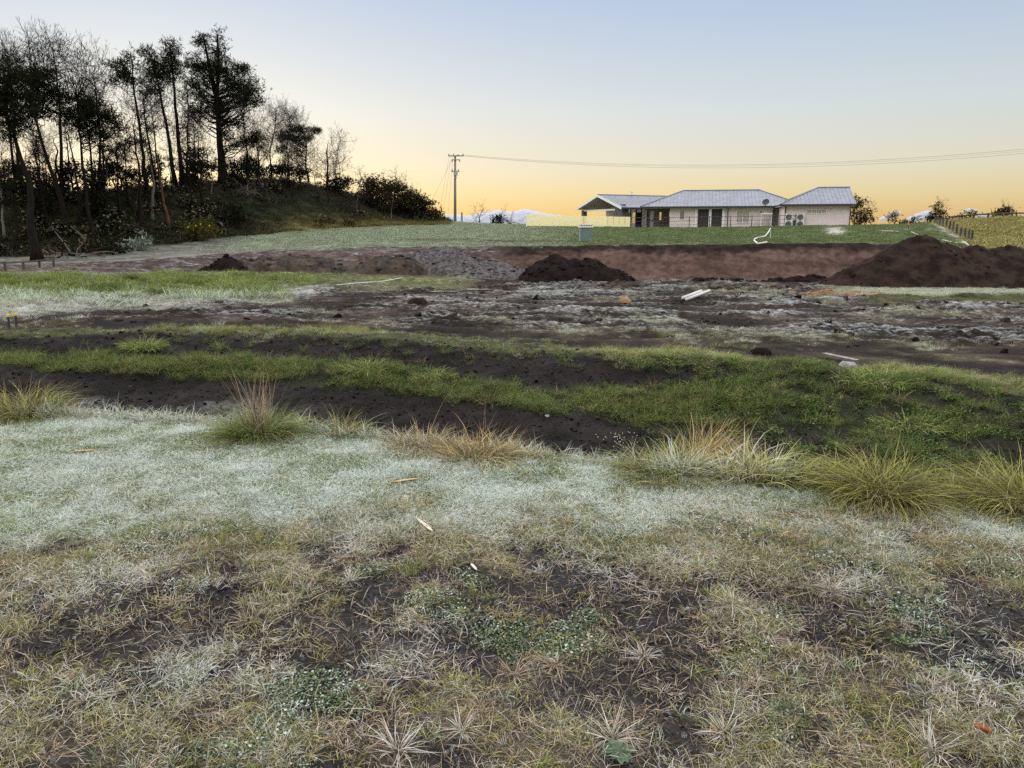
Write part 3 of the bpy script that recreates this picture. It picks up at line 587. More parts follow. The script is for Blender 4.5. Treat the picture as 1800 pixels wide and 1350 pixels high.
fl = band(s, 9.0, 9.6, 12.95, 13.05) * (1 - rl) * (1 - sr) * (.25 + .75 * sstep(-.2, .4, fbm(X * .3, Y * .35, 3, 61))); k = r.random(len(X)) < fl * .035; m = k.sum()
scatter('mud_clods', 'lumps of churned soil with frost on their tops over the muddy field', X[k], Y[k], C_CLOD, .03 + .09 * r.random(m) ** 3 * (Y[k] / 16) ** .5, pick(r, m, [(.026, .018, .014), (.046, .030, .021), (.016, .012, .010)], [3, 3, 2]), np.clip(.02 + .45 * n1[k] + .35 * n2[k], 0, .5), 78, sink=.01, tilt=.5)
# upper lawn and paddock
r, X, Y, s, px, py = cand(60000, 46.0, 100.0, 14, pw=0.0)
n1 = fbm(X * .5, Y * .5, 4, 41); n2 = fbm(X * 2.5, Y * 2.5, 3, 42); n3 = fbm(X * .15, Y * .2, 3, 43); fence_x = 1630 + (py - 380) * 1.45
strip = np.exp(-((s - 14.62 - .12 * n3) / .16) ** 2) * sstep(640, 760, px) * (1 - sstep(1330, 1420, px)); gv = np.exp(-((px - 1468) / 20) ** 4 - ((py - 405) / 8) ** 4)
house = (s > 16.2) & (px > 930) & (px < 1500)
k = (s + .16 * n1 + .10 * n2 > 14.08) & (s < 17) & (r.random(len(X)) < sstep(320, 540, px + 60 * n1)) & (px < fence_x - 14) & (r.random(len(X)) < .9 * (1 - .9 * strip) * (1 - gv)) & ~house & ~((px < 760) & (s > 15.9)); m = k.sum(); gre = sstep(850, 1150, px[k])
scatter('upper_grass', 'short green lawn below the house with a skin of frost', X[k], Y[k], C_FAR, r.uniform(.6, 1.3, m), lerp(pick(r, m, [(.13, .165, .075), (.17, .19, .10)], [1, 1]), np.array([.085, .13, .042]), gre * (.6 + .4 * sstep(-.3, .3, n1[k]))), np.clip(.26 - .32 * gre + .25 * n2[k], 0, .7), 74)
k = (s > 14.0) & (s < 17.05) & (px > fence_x + 4) & (r.random(len(X)) < .9); m = k.sum()
scatter('paddock_grass', 'tawny yellow rank grass in the paddock beyond the fence', X[k], Y[k], C_FAR, r.uniform(1.0, 2.6, m) * (1 + .7 * fbm(X[k] * .5, Y[k] * .3, 2, 59)), pick(r, m, [(.28, .25, .075), (.22, .21, .065), (.33, .28, .12)], [2, 2, 1]), np.zeros(m) + .04, 75)
C_SHRUB = coll('shrub_clump', [leaf_clump(170, .13, .55, .6, 950 + i) for i in range(4)])
r, X, Y, s, px, py = cand(36000, 50.0, 112.0, 15, pw=0.0)
k = (px < 640) & (s > 16.05) & (s < 17.05) & (r.random(len(X)) < .10 * (1.25 - sstep(300, 640, px)) * sstep(-.5, .3, fbm(X * .25, Y * .25, 2, 68))); m = k.sum()
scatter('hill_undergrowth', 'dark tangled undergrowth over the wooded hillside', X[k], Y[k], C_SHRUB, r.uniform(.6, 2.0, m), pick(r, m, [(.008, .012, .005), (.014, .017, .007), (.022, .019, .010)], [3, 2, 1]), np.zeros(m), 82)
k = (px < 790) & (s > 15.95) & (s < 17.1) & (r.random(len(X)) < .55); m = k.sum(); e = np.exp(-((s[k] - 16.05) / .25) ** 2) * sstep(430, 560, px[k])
scatter('hill_grass', 'dark rank grass on the wooded hillside', X[k], Y[k], C_MEAD, r.uniform(.8, 2.2, m), lerp(pick(r, m, [(.009, .015, .005), (.016, .018, .007), (.023, .020, .011)], [2, 2, 1]), np.array([.14, .125, .035]), e * .8), np.zeros(m), 76)  # hill grass colours darkened for the shade under the trees

# ------------------------------------------------------------------ trees and bushes
M_BARK = mat_plain('dark_bark', (.014, .0112, .010), .95, .4, 9, bump=.6, spec=.03, stretch=(1, 1, .25)); M_RED = mat_plain('red_bark', (.085, .045, .030), .95, .4, 7, bump=.6, spec=.03, stretch=(1, 1, .25))
M_PALEB = mat_plain('pale_bark', (.13, .11, .095), .95, .35, 9, bump=.4, spec=.03); M_TWIG = mat_plain('twig_bark', (.030, .025, .023), .95, .3, 9, spec=.03); M_FROSTB = mat_plain('frosted_twig', (.33, .34, .33), .95, .3, 9)
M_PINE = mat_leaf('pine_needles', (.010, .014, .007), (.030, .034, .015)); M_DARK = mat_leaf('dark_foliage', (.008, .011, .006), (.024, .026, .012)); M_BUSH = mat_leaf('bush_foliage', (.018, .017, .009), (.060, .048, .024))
M_FBUSH = mat_leaf('frosted_foliage', (.06, .08, .05), (.36, .40, .36)); M_GORSE = mat_leaf('gorse_foliage', (.04, .05, .015), (.12, .10, .03)); M_YELLOW = mat_plain('gorse_flower', (.55, .38, .03), .8, .2); M_PALM = mat_leaf('palm_frond', (.03, .035, .012), (.08, .085, .03), .2)
def leafmesh(C, L, w, m, r, up=.35, out=None):
    n = len(C); d = r.normal(0, 1, (n, m, 3)); d[..., 2] += up
    if out is not None: d += out[:, None] * .9
    d /= np.linalg.norm(d, axis=2, keepdims=True); e = np.cross(d, r.normal(0, 1, (n, m, 3))); e /= np.linalg.norm(e, axis=2, keepdims=True) + 1e-9
    l = L * r.uniform(.6, 1.4, (n, m, 1)); b = C[:, None] + d * l * .1
    V = np.stack([b - e * w * .5, b + e * w * .5, b + d * l + e * w * .22, b + d * l - e * w * .22], 2).reshape(-1, 3)
    return V, np.arange(len(V)).reshape(-1, 4), np.repeat(np.clip(r.normal(.45, .28, n * m), 0, 1), 4)
def blob_centres(blobs, Y, r, dens, flat=1.0):
    out = []
    for (cx, cy, rx, ry) in blobs:
        c = P(cx, cy, Y); k = Y / FPX; R_ = np.array([rx * k, min(rx, ry * 1.6) * k * .9, ry * k]); n = max(4, int(dens * R_[0] * R_[2]))
        v = r.normal(0, 1, (n, 3)); v /= np.linalg.norm(v, axis=1, keepdims=True); v *= (r.random((n, 1)) ** .42); out.append(c + v * R_)
    return np.concatenate(out)
def crown_mesh(parent, centres, mat, r, per=16, rad=.45, L=.32, w=.055, m=4, name='crown'):
    n = len(centres); off = r.normal(0, 1, (n, per, 3)) * np.array([rad, rad, rad * .55]); C = (centres[:, None] + off).reshape(-1, 3)
    V, Q, rr = leafmesh(C, L, w, m, r, .5); V = V - np.array(parent.location)
    me = raw_mesh(name, V, Q); fattr(me, 'r', rr); return link(name, me, mat, parent)
def branch_segs(trunk, tips, r, r0=.05, sag=-.15, seg=4):
    S = []; tz = trunk[:, 2]
    for c in tips:
        dist = math.hypot(*(c[:2] - np.array([np.interp(c[2], tz, trunk[:, 0]), np.interp(c[2], tz, trunk[:, 1])])))
        za = np.clip(c[2] - (.35 + .35 * r.random()) * dist - .2, tz[0] + .25 * (tz[-1] - tz[0]) * r.random() + .3, tz[-1] - .1); a = np.array([np.interp(za, tz, trunk[:, k]) for k in range(3)])
        t = np.linspace(0, 1, seg + 1)[:, None]; p = a + (c - a) * t; p[:, 2] += sag * dist * (t * (1 - t))[:, 0] * 2; p[1:-1] += r.normal(0, .05 * dist + .02, (seg - 1, 3))
        rad = r0 * (.5 + .5 * min(1, dist / 3)) * (1 - .75 * t[:, 0])
        for k in range(seg): S.append([*p[k], *p[k + 1], rad[k], rad[k + 1]])
    return S
def twig_segs(tips, r, L=.8, n=4, lev=2, rad=.016, up=.6):
    S = []
    cur = [(np.asarray(c), None) for c in tips]
    for lv in range(lev):
        nxt = []
        for c, d0 in cur:
            for k in range(n if lv == 0 else 2 + (r.random() < .5)):
                d = r.normal(0, .8, 3); d[2] += up
                if d0 is not None: d = d * .7 + d0 * 1.1
                d /= np.linalg.norm(d); e = c + d * L * (.6 ** lv) * r.uniform(.6, 1.3); S.append([*c, *e, rad * .72 ** lv, rad * .5 * .72 ** lv]); nxt.append((e, d))
        cur = nxt
    return S
def seg_part(parent, S, name, mat, n=3):
    V, Q = segs_tubes(S, n); o = link(name, raw_mesh(name, V - np.array(parent.location), Q, None, True), mat, parent); o['kind'] = 'stuff'; return o
def trunk_curve(pts, Y, r, wander=.12, n=14):
    pts = np.array(pts, float); q = np.linspace(0, 1, len(pts)); t = np.linspace(0, 1, n)
    p = P(np.interp(t, q, pts[:, 0]), np.interp(t, q, pts[:, 1]), Y); p[1:, 0] += np.cumsum(r.normal(0, wander * .5, n - 1)) * .4; p[1:, 1] += np.cumsum(r.normal(0, wander, n - 1)); return p
def tree(name, label, pts, rad, blobs=(), bare=(), leaf=None, bark=None, dens=9, seed=0, group='trees on the wooded hill', cat='tree', per=15, crad=.36, L=.27, w=.05, r0=.05, twL=.9, Y=None, leaders=(), tw_mat=None, twn=4, twlev=3, twup=.6):
    r = np.random.default_rng(seed); b = hit(pts[0][0], pts[0][1]) if Y is None else P(pts[0][0], pts[0][1], Y); Yd = b[1]
    if Y is not None: b[2] = gz(b[0], b[1])
    tr = trunk_curve(pts, Yd, r); tr[0] = b - np.array([0, 0, .15]); t = thing(name, label, cat, b, group)
    flare = np.ones(len(tr)); flare[0] = 1.5; flare[1] = 1.12
    mb = MB().tube(tr, rad * .78 * (1 - .82 * np.linspace(0, 1, len(tr)) ** .8) * flare, 8)
    for ld in leaders:
        lp = trunk_curve(ld, Yd, r, .05, 8); mb.tube(lp, rad * .42 * (1 - .8 * np.linspace(0, 1, 8)), 6)
    mb.build('trunk', bark or M_BARK, t, True); S = []
    if len(blobs):
        c = blob_centres(blobs, Yd, r, dens); crown_mesh(t, c, leaf or M_PINE, r, per, crad, L, w); S += branch_segs(tr, c[::2], r, r0)
    if len(bare):
        c = blob_centres(bare, Yd, r, dens * .35); S += branch_segs(tr, c, r, r0 * .8, .1, 5); S += twig_segs(c, r, twL, twn, twlev, up=twup)
    if S: seg_part(t, S, 'branchwork', tw_mat or bark or M_BARK)
    return t
tree('pine_tree', 'largest dark pine with twin pointed tops on the hill crest', [(393, 325), (386, 250), (382, 170), (384, 62)], .62,
     [(356, 75, 9, 24), (386, 82, 10, 26), (350, 115, 22, 22), (385, 125, 26, 26), (345, 155, 26, 24), (412, 135, 22, 22), (432, 122, 12, 14), (447, 150, 15, 12), (425, 165, 34, 18), (365, 190, 34, 14), (440, 178, 22, 10), (405, 215, 16, 12), (345, 205, 16, 10), (420, 250, 34, 8), (450, 240, 20, 7), (402, 240, 12, 10), (400, 290, 44, 8)],
     bare=[(400, 200, 55, 45)], seed=1, dens=19, leaders=[[(382, 180), (368, 120), (356, 60)]], r0=.07)
tree('pine_tree', 'tall slender pine with dense narrow crown beside the largest pine', [(322, 328), (315, 250), (306, 150), (298, 82)], .34, [(300, 92, 12, 14), (288, 108, 20, 12), (306, 118, 18, 16), (292, 132, 16, 14), (302, 75, 5, 8)], bare=[(330, 225, 30, 35)], seed=2, dens=22)
tree('pine_tree', 'slender pine with drooping crown second left of the largest pine', [(308, 332), (300, 250), (285, 170), (262, 92)], .30, [(258, 100, 12, 16), (266, 125, 18, 14), (272, 145, 20, 14), (262, 160, 10, 8), (280, 158, 12, 8)], bare=[(285, 200, 30, 30)], seed=3, dens=22)
tree('pine_tree', 'thin pine with windswept crown streaming left over the treetops', [(258, 335), (248, 250), (240, 170), (232, 100)], .26, [(232, 105, 8, 16), (220, 120, 20, 11), (205, 132, 22, 9), (225, 140, 22, 10), (208, 145, 16, 7), (198, 112, 8, 5)], bare=[(270, 215, 28, 35)], seed=4, dens=20)
tree('pine_tree', 'slim leaning trunk with red bark low on the hill slope', [(297, 400), (288, 355), (282, 300), (275, 240), (267, 170)], .20, [(268, 225, 12, 5), (255, 250, 10, 4)], bare=[(275, 205, 22, 40)], bark=M_RED, seed=5, dens=8, tw_mat=M_BARK)
tree('dark_tree', 'thick dark trunk at the foot of the hill leaning left', [(66, 459), (50, 390), (42, 330), (20, 260), (-5, 180)], .42, [(15, 130, 30, 20), (-20, 170, 40, 36), (30, 180, 34, 26), (10, 230, 30, 18), (-30, 130, 36, 26)], bare=[(20, 150, 36, 30)], leaf=M_DARK, seed=6, dens=20)
tree('dark_tree', 'dark tree with a broad dense crown above its bare leaning trunk', [(122, 412), (108, 350), (95, 290), (78, 215), (70, 150)], .30, [(80, 145, 34, 22), (60, 165, 30, 22), (100, 170, 24, 20), (58, 135, 18, 10), (75, 190, 30, 14), (40, 210, 30, 16)], bare=[(60, 110, 40, 45)], leaf=M_DARK, seed=7, dens=24)
tree('dark_tree', 'dark tree with spreading middle crown right of the broad crowned one', [(166, 425), (155, 370), (148, 300), (140, 230), (136, 170)], .24, [(145, 185, 30, 16), (170, 200, 28, 18), (130, 210, 28, 16), (190, 212, 18, 14), (155, 235, 30, 12), (210, 225, 14, 9)], bare=[(150, 130, 40, 50)], leaf=M_DARK, seed=8, dens=24)
tree('dark_tree', 'straight dark trunk in mid slope under a thin crown', [(246, 398), (242, 340), (238, 290), (228, 220)], .26, [(205, 235, 18, 10), (235, 250, 14, 10), (215, 262, 20, 8)], bare=[(225, 215, 35, 40)], leaf=M_DARK, seed=9, dens=12)
tree('bare_tree', 'bare tree with fine haze of twigs at the top left corner', [(40, 345), (35, 260), (30, 160), (22, 90)], .22, bare=[(12, 105, 28, 22), (30, 125, 36, 36)], seed=10, dens=20, tw_mat=M_TWIG)
tree('bare_tree', 'tallest bare tree with feathery twigs above the dark crowns', [(110, 345), (105, 250), (102, 160), (98, 90)], .22, bare=[(98, 85, 30, 28), (75, 110, 34, 30), (125, 125, 26, 30)], seed=11, dens=20, tw_mat=M_TWIG)
tree('bare_tree', 'bare tree with drooping twigs between the dark crowns and the windswept pine', [(175, 340), (172, 260), (165, 180), (160, 130)], .18, bare=[(155, 130, 30, 28), (175, 170, 28, 40)], seed=12, dens=18, tw_mat=M_TWIG)
tree('bare_tree', 'many stemmed bare tree right of the largest pine', [(478, 316), (474, 270), (482, 225), (480, 190)], .18, bare=[(475, 200, 24, 28), (495, 205, 22, 24), (465, 250, 28, 34)], seed=13, dens=17, tw_mat=M_TWIG)
tree('flat_pine', 'flat topped spreading pine on the right shoulder of the hill', [(542, 324), (538, 290), (540, 260), (535, 235)], .22, [(520, 228, 16, 9), (545, 230, 20, 6), (500, 240, 14, 12), (525, 243, 26, 8), (560, 228, 8, 4), (495, 262, 10, 8)], bare=[(530, 275, 36, 26)], seed=14, dens=24)
tree('bare_tree', 'dead tree with straight pole trunk near the hill end', [(576, 335), (575, 300), (574, 270), (574, 252)], .20, bare=[(590, 285, 26, 24), (560, 290, 24, 22)], seed=15, dens=10, tw_mat=M_TWIG, twlev=2)
tree('bare_tree', 'small bare tree with rounded twig top at the hill end', [(590, 340), (588, 300), (594, 262)], .10, bare=[(593, 252, 14, 18), (590, 285, 22, 22)], seed=16, dens=22, tw_mat=M_TWIG)
tree('bare_tree', 'bare arching tree above the flat topped pine', [(528, 322), (520, 270), (530, 225)], .12, bare=[(530, 210, 14, 18), (500, 240, 20, 34)], seed=17, dens=16, tw_mat=M_TWIG)
tree('bare_tree', 'wispy bare tree behind the slender pines', [(345, 330), (340, 260), (335, 200)], .14, bare=[(340, 220, 26, 40), (330, 260, 30, 40)], seed=18, dens=15, tw_mat=M_TWIG)
tree('bare_tree', 'dead tree with pale drooping branches on the hill crest', [(436, 345), (434, 330), (436, 318)], .16, bare=[(420, 340, 24, 20), (455, 345, 26, 22)], bark=M_PALEB, seed=19, dens=12, twup=-.35, twlev=2, twL=1.1)
slim = [(8, 420, -14, 270, 'pale slim trunk at the left picture edge'), (84, 400, 62, 250, 'slim trunk left of the broad crowned dark tree'), (140, 395, 122, 230, 'slim trunk right of the broad crowned dark tree'), (190, 388, 186, 235, 'slim trunk halfway up the slope under the middle crown'),
        (212, 380, 205, 240, 'slim trunk beside the straight dark trunk'), (268, 385, 262, 250, 'thin pole trunk left of the red barked one'), (340, 372, 338, 240, 'thin trunk right of the slender pines'), (356, 365, 350, 235, 'leaning thin trunk left of the largest pine'), (455, 345, 450, 225, 'thin trunk right of the largest pine'), (505, 330, 512, 240, 'thin trunk under the flat topped pine'), (232, 372, 220, 250, 'crooked thin trunk on the upper slope'), (30, 440, 12, 300, 'crooked slim trunk beside the thick dark trunk')]
for i, (x0, y0, x1, y1, lb) in enumerate(slim):
    tree('slim_tree', lb, [(x0, y0), ((x0 + x1) / 2 + (i % 3 - 1) * 4, (y0 + y1) / 2), (x1, y1)], .13 + .03 * (i % 3), [(x1 + 6, y1 + 30, 16, 7), (x1 - 8, y1 + 55, 18, 6)] if i % 4 != 2 else [], bare=[(x1, y1 + 12, 24, 34)], bark=M_PALEB if i in (0, 5) else M_BARK, leaf=M_DARK, seed=30 + i, dens=11, tw_mat=M_TWIG)
src_ = [o for o in bpy.data.objects if o.name.split('.')[0] in ('bare_tree', 'slim_tree') and o.type == 'EMPTY']
rc_ = np.random.default_rng(77)
for i in range(46):                             # the tangle of thin bare trees nobody can tell apart
    px_ = rc_.uniform(-10, 600) if i > 12 else rc_.uniform(0, 230); s_ = src_[i % len(src_)]; py_ = float(np.interp(px_, [0, 240, 400, 480, 600], [341, 339, 317, 315, 338])) + rc_.uniform(3, 30); b_ = hit(px_, py_)
    c_ = s_.copy(); COL.objects.link(c_); c_.location = b_; c_.rotation_euler = (0, 0, rc_.uniform(0, 6.28)); q_ = rc_.uniform(.5, .9) * (1 if 110 < px_ < 480 else .7); c_.scale = (q_, q_, q_); c_['label'] = 'thin bare tree in the tangle between the larger trunks'; c_['group'] = 'tangle of thin bare trees'; c_['category'] = 'tree'
    for ch in s_.children: d_ = ch.copy(); COL.objects.link(d_); d_.parent = c_
def bush(name, label, blobs, base, leaf=None, seed=0, dens=16, L=.22, w=.10, per=18, crad=.4, stems=5, cat='bush', group='bushes on the hill', Y=None, bare=(), bark=None, twL=.6, m=3):
    r = np.random.default_rng(seed); b = hit(*base) if Y is None else P(base[0], base[1], Y)
    if Y is not None: b[2] = gz(b[0], b[1])
    t = thing(name, label, cat, b, group); S = []
    if len(blobs):
        c = blob_centres(blobs, b[1], r, dens); c[:, 2] = np.maximum(c[:, 2], ground(c[:, 0], c[:, 1])[0] + .1); crown_mesh(t, c, leaf or M_BUSH, r, per, crad, L, w, m, 'foliage'); tips = c[::3]
    else: tips = np.zeros((0, 3))
    if len(bare):
        c2 = blob_centres(bare, b[1], r, dens * .5); S += twig_segs(c2, r, twL, 4, 2, .014); tips = np.concatenate([tips, c2])
    for c in tips:
        a = b + np.array([r.normal(0, .25), r.normal(0, .2), -.1]); q = (a + c) / 2 + r.normal(0, .15, 3); S += [[*a, *q, .04, .028], [*q, *c, .028, .01]]
    seg_part(t, S, 'stems', bark or M_TWIG); return t
bush('bush', 'dark round bush at the right end of the hill top', [(650, 325, 20, 16), (640, 345, 22, 18), (668, 340, 16, 20)], (648, 360), seed=50, bare=[(630, 305, 10, 18)])
bush('bush', 'tallest bush with feathery top on the right hill slope', [(690, 330, 22, 18), (680, 355, 26, 20), (710, 345, 18, 20)], (690, 378), seed=51, bare=[(690, 315, 22, 18), (705, 320, 14, 14)])
bush('bush', 'bush in the middle of the sloping row toward the power pole', [(722, 350, 18, 16), (715, 368, 22, 14), (735, 360, 16, 16)], (722, 384), seed=52, bare=[(720, 338, 16, 14)])
bush('bush', 'low bush near the lower end of the hill', [(748, 365, 16, 14), (742, 378, 20, 10)], (746, 388), seed=53, bare=[(748, 354, 12, 10)])
bush('bush', 'lowest bush at the tip of the hill by the power pole', [(768, 376, 12, 9), (775, 383, 9, 6)], (768, 390), seed=54)
bush('bush', 'leafy shrub under the dead pole tree', [(598, 325, 18, 14), (580, 330, 14, 10)], (592, 345), M_DARK, seed=55, bare=[(612, 318, 14, 14)])
bush('bush', 'dark shrub between the slender pines and the largest pine', [(338, 285, 18, 22), (352, 300, 16, 16), (330, 310, 16, 12)], (342, 335), M_DARK, seed=56)
bush('bush', 'dark shrub at the foot of the largest pine', [(430, 290, 24, 10), (455, 300, 22, 9), (415, 305, 20, 10)], (430, 322), M_DARK, seed=57)
bush('bush', 'dark undergrowth shrub below the flat topped pine', [(500, 295, 26, 10), (530, 305, 20, 8), (480, 300, 16, 8)], (505, 325), M_DARK, seed=58)
bush('bush', 'dark evergreen shrub in the middle of the left wood', [(170, 340, 16, 24), (165, 365, 18, 18), (178, 320, 8, 12)], (170, 385), M_DARK, seed=59)
bush('bush', 'shadowy shrub behind the left trunks', [(85, 340, 18, 20), (70, 365, 18, 16)], (82, 390), M_DARK, seed=60)
bush('bush', 'dark shrub on the ridge among the slim trunks', [(205, 300, 26, 12), (225, 312, 18, 10), (180, 305, 14, 12)], (205, 340), M_DARK, seed=61)
bush('bush', 'dense shrub on the ridge behind the middle crown', [(125, 300, 28, 14), (150, 315, 20, 12), (100, 318, 20, 10)], (125, 345), M_DARK, seed=62)
bush('bush', 'shrub mass at the far left of the ridge', [(30, 300, 26, 16), (5, 320, 26, 18), (55, 322, 18, 12)], (25, 345), M_DARK, seed=63)
bush('bush', 'leafy shrub left of the red barked trunk', [(270, 300, 20, 14), (285, 318, 14, 9)], (272, 338), M_DARK, seed=64)
bush('gorse_bush', 'gorse bush with yellow flowers at the hill foot', [(350, 400, 22, 14), (335, 412, 18, 10), (365, 410, 14, 10)], (350, 424), M_GORSE, seed=65)
g_ = bpy.data.objects['gorse_bush']; rr_ = np.random.default_rng(3); cc_ = blob_centres([(345, 397, 24, 13)], g_.location[1] - .5, rr_, 9)
V_, Q_, _ = leafmesh(cc_, .14, .12, 3, rr_); link('flowers', raw_mesh('flowers', V_ - np.array(g_.location), Q_), M_YELLOW, g_)['kind'] = 'stuff'
bush('frosted_bush', 'small bush white with frost at the hill foot', [(246, 428, 16, 8), (232, 434, 12, 6)], (245, 441), M_FBUSH, seed=66, dens=24)
bush('bush', 'low rusty shrub on the bank below the hill', [(612, 392, 14, 5)], (615, 399), M_BUSH, seed=67, dens=20)
bush('bush', 'dim shrub at the hill foot under the largest pine', [(400, 372, 20, 12), (420, 380, 18, 9)], (405, 396), M_DARK, seed=68)
bush('bush', 'dark low shrub beside the brush pile', [(180, 435, 18, 8), (200, 440, 14, 7)], (188, 448), M_DARK, seed=69)
for i, (x, y, tp, lb) in enumerate([(629, 384, 338, 'pale barked sapling in front of the dark round bush'), (688, 388, 345, 'pale barked sapling in front of the tallest bush'), (575, 382, 335, 'grey sapling low on the hill face'), (520, 385, 340, 'faint sapling in the middle of the hill face'), (640, 382, 350, 'thin forked sapling beside the dark round bush')]):
    tree('sapling', lb, [(x, y), (x - 1, (y + tp) / 2), (x + 2, tp)], .07, bare=[(x, tp + 8, 16, 14)], bark=M_PALEB if i < 2 else M_TWIG, seed=80 + i, dens=16, tw_mat=M_TWIG, twL=.7, twlev=2, group='saplings on the hill face')
# beyond the ridge
tree('bare_tree', 'small bare tree on the skyline right of the power pole', [(843, 396), (842, 380), (848, 366)], .12, bare=[(838, 380, 12, 12), (850, 370, 10, 12)], seed=90, dens=14, tw_mat=M_TWIG, group='skyline plants', Y=118, twlev=2)
bush('bush', 'round bush on the skyline left of the palm', [(874, 389, 12, 8)], (874, 397), M_DARK, seed=91, Y=116, group='skyline plants', L=.3)
bush('bush', 'bare scrub on the skyline above the palm', [], (885, 397), bare=[(890, 378, 12, 9)], seed=92, Y=120, group='skyline plants')
bush('bush', 'large open bush right of the house', [(1500, 352, 12, 8), (1512, 362, 14, 10), (1496, 380, 16, 10), (1520, 384, 18, 8), (1524, 372, 10, 8)], (1506, 394), seed=93, Y=98, bare=[(1505, 370, 24, 20), (1530, 365, 10, 12)], group='skyline plants', dens=12)
tree('small_tree', 'small wind cut tree on the skyline right of the house', [(1571, 396), (1573, 389), (1576, 382)], .10, [(1576, 380, 10, 5), (1568, 384, 6, 4)], leaf=M_DARK, seed=94, Y=104, group='skyline plants', L=.25)
bush('bush', 'low dark hedge bush on the skyline left of the conifer', [(1605, 391, 12, 5), (1590, 394, 10, 3)], (1602, 397), M_DARK, seed=95, Y=104, group='skyline plants')
bush('conifer', 'pointed dark conifer on the skyline beside the post fence', [(1652, 366, 6, 10), (1650, 378, 11, 9), (1645, 388, 16, 6), (1662, 388, 8, 6)], (1650, 394), M_DARK, seed=96, Y=100, group='skyline plants', bare=[(1652, 360, 6, 8)], cat='tree')
bush('bush', 'dark sloping bush on the skyline behind the rail fence', [(1695, 382, 14, 4), (1706, 376, 7, 4)], (1697, 388), M_DARK, seed=97, Y=100, group='skyline plants')
bush('bush', 'round bush on the skyline near the right edge', [(1764, 374, 16, 9), (1756, 380, 12, 7)], (1764, 386), seed=98, Y=98, group='skyline plants', bare=[(1766, 366, 14, 8)])
# palm
pb = P(896, 398, 116); pb[2] = gz(pb[0], pb[1]); pt = thing('palm_tree', 'squat palm with arching fronds on the skyline', 'palm', pb, 'skyline plants'); rp = np.random.default_rng(5); top = pb + np.array([0, 0, max(.4, float(P(896, 392, 116)[2]) - pb[2])])
MB().tube([pb, (pb + top) / 2, top], [.32, .30, .26], 8).build('trunk', M_BARK, pt, True)
for k in range(26):
    az = k * 2.399; el = .25 + 1.15 * ((k * .618) % 1); ln = 2.0 * rp.uniform(.85, 1.1); d = np.array([math.cos(az), math.sin(az), 0]); t = np.linspace(0, 1, 7)[:, None]
    c = top + d * ln * t * math.cos(el) + np.array([0, 0, 1]) * (ln * math.sin(el) * t - .9 * math.cos(el) * t ** 2); V = []; Q = []
    side = np.array([-d[1], d[0], 0])
    for j in range(1, 7):
        for sgn in (-1, 1):
            for q in range(2):
                p0 = c[j] + (c[j - 1] - c[j]) * q * .5; e = p0 + side * sgn * .38 * (1 - abs(j / 6 - .5)) + d * .22 - np.array([0, 0, .10]); n0 = len(V); V += [p0, p0 + d * .05, e + d * .012, e]; Q.append([n0, n0 + 1, n0 + 2, n0 + 3])
    me = raw_mesh('frond', np.array(V) - pb, Q); fattr(me, 'r', rp.random(len(V))); fr_ = link('frond', me, M_PALM, pt)

# ------------------------------------------------------------------ the house on the rise
M_WALL = mat_plain('painted_weatherboard', (.70, .575, .545), .7, .06, 1.5); M_TRIM = mat_plain('white_joinery', (.72, .70, .68), .6, .05); M_ROOF = mat_plain('grey_steel_roof', (.115, .12, .165), .42, .12, .8, frost=.10, spec=.5)
M_DKM = mat_plain('dark_steel', (.035, .034, .038), .5, .15); M_STONE = mat_plain('dark_stone_veneer', (.11, .105, .105), .9, .55, 7, bump=.8); M_DOOR = mat_plain('dark_timber_door', (.045, .030, .030), .6, .25, 6, stretch=(1, 1, .2)); M_CONC = mat_plain('concrete', (.36, .34, .32), .9, .2, 3)
M_SOFFIT = mat_plain('soffit_lining', (.48, .46, .46), .8, .05); M_BLIND = mat_plain('drawn_blind', (.66, .62, .60), .9, .06); M_PINK = mat_plain('pink_curtain', (.42, .25, .24), .9, .12); M_VOID = mat_plain('dark_interior', (.02, .02, .022), .9, .1)
M_PVC = mat_plain('white_plastic_pipe', (.50, .49, .47), .45, .06); M_WOOD = mat_plain('weathered_post', (.060, .052, .048), .95, .35, 8, bump=.4, stretch=(1, 1, .2)); M_ACW = mat_plain('cream_enamel', (.60, .57, .52), .5, .05)
def mat_glass(name, tint, tra, trl, rough=.05):
    m, t, N = new_mat(name); a = N('BsdfTransparent'); a.inputs[0].default_value = (*tint, 1); b = N('BsdfTranslucent'); b.inputs[0].default_value = (*tint, 1); d = N('BsdfDiffuse'); d.inputs[0].default_value = (*tint, 1)
    g = N('BsdfGlossy'); g.inputs['Roughness'].default_value = rough; m1 = N('MixShader'); m1.inputs[0].default_value = .45; m2 = N('MixShader'); m2.inputs[0].default_value = trl; m3 = N('MixShader'); m3.inputs[0].default_value = .10
    t.links.new(b.outputs[0], m1.inputs[1]); t.links.new(d.outputs[0], m1.inputs[2]); t.links.new(a.outputs[0], m2.inputs[1]); t.links.new(m1.outputs[0], m2.inputs[2]); t.links.new(m2.outputs[0], m3.inputs[1]); t.links.new(g.outputs[0], m3.inputs[2])
    o = N('OutputMaterial'); t.links.new(m3.outputs[0], o.inputs[0]); return m
M_PANE = mat_glass('window_pane', (.86, .88, .88), .8, .06); M_FGL = mat_glass('frosted_fence_glass', (1.0, .93, .66), .4, .62, .3)  # yellow sky glow is put into the fence glass tint
HB, HE = 1.45, 3.92                             # ground slab level and eave level
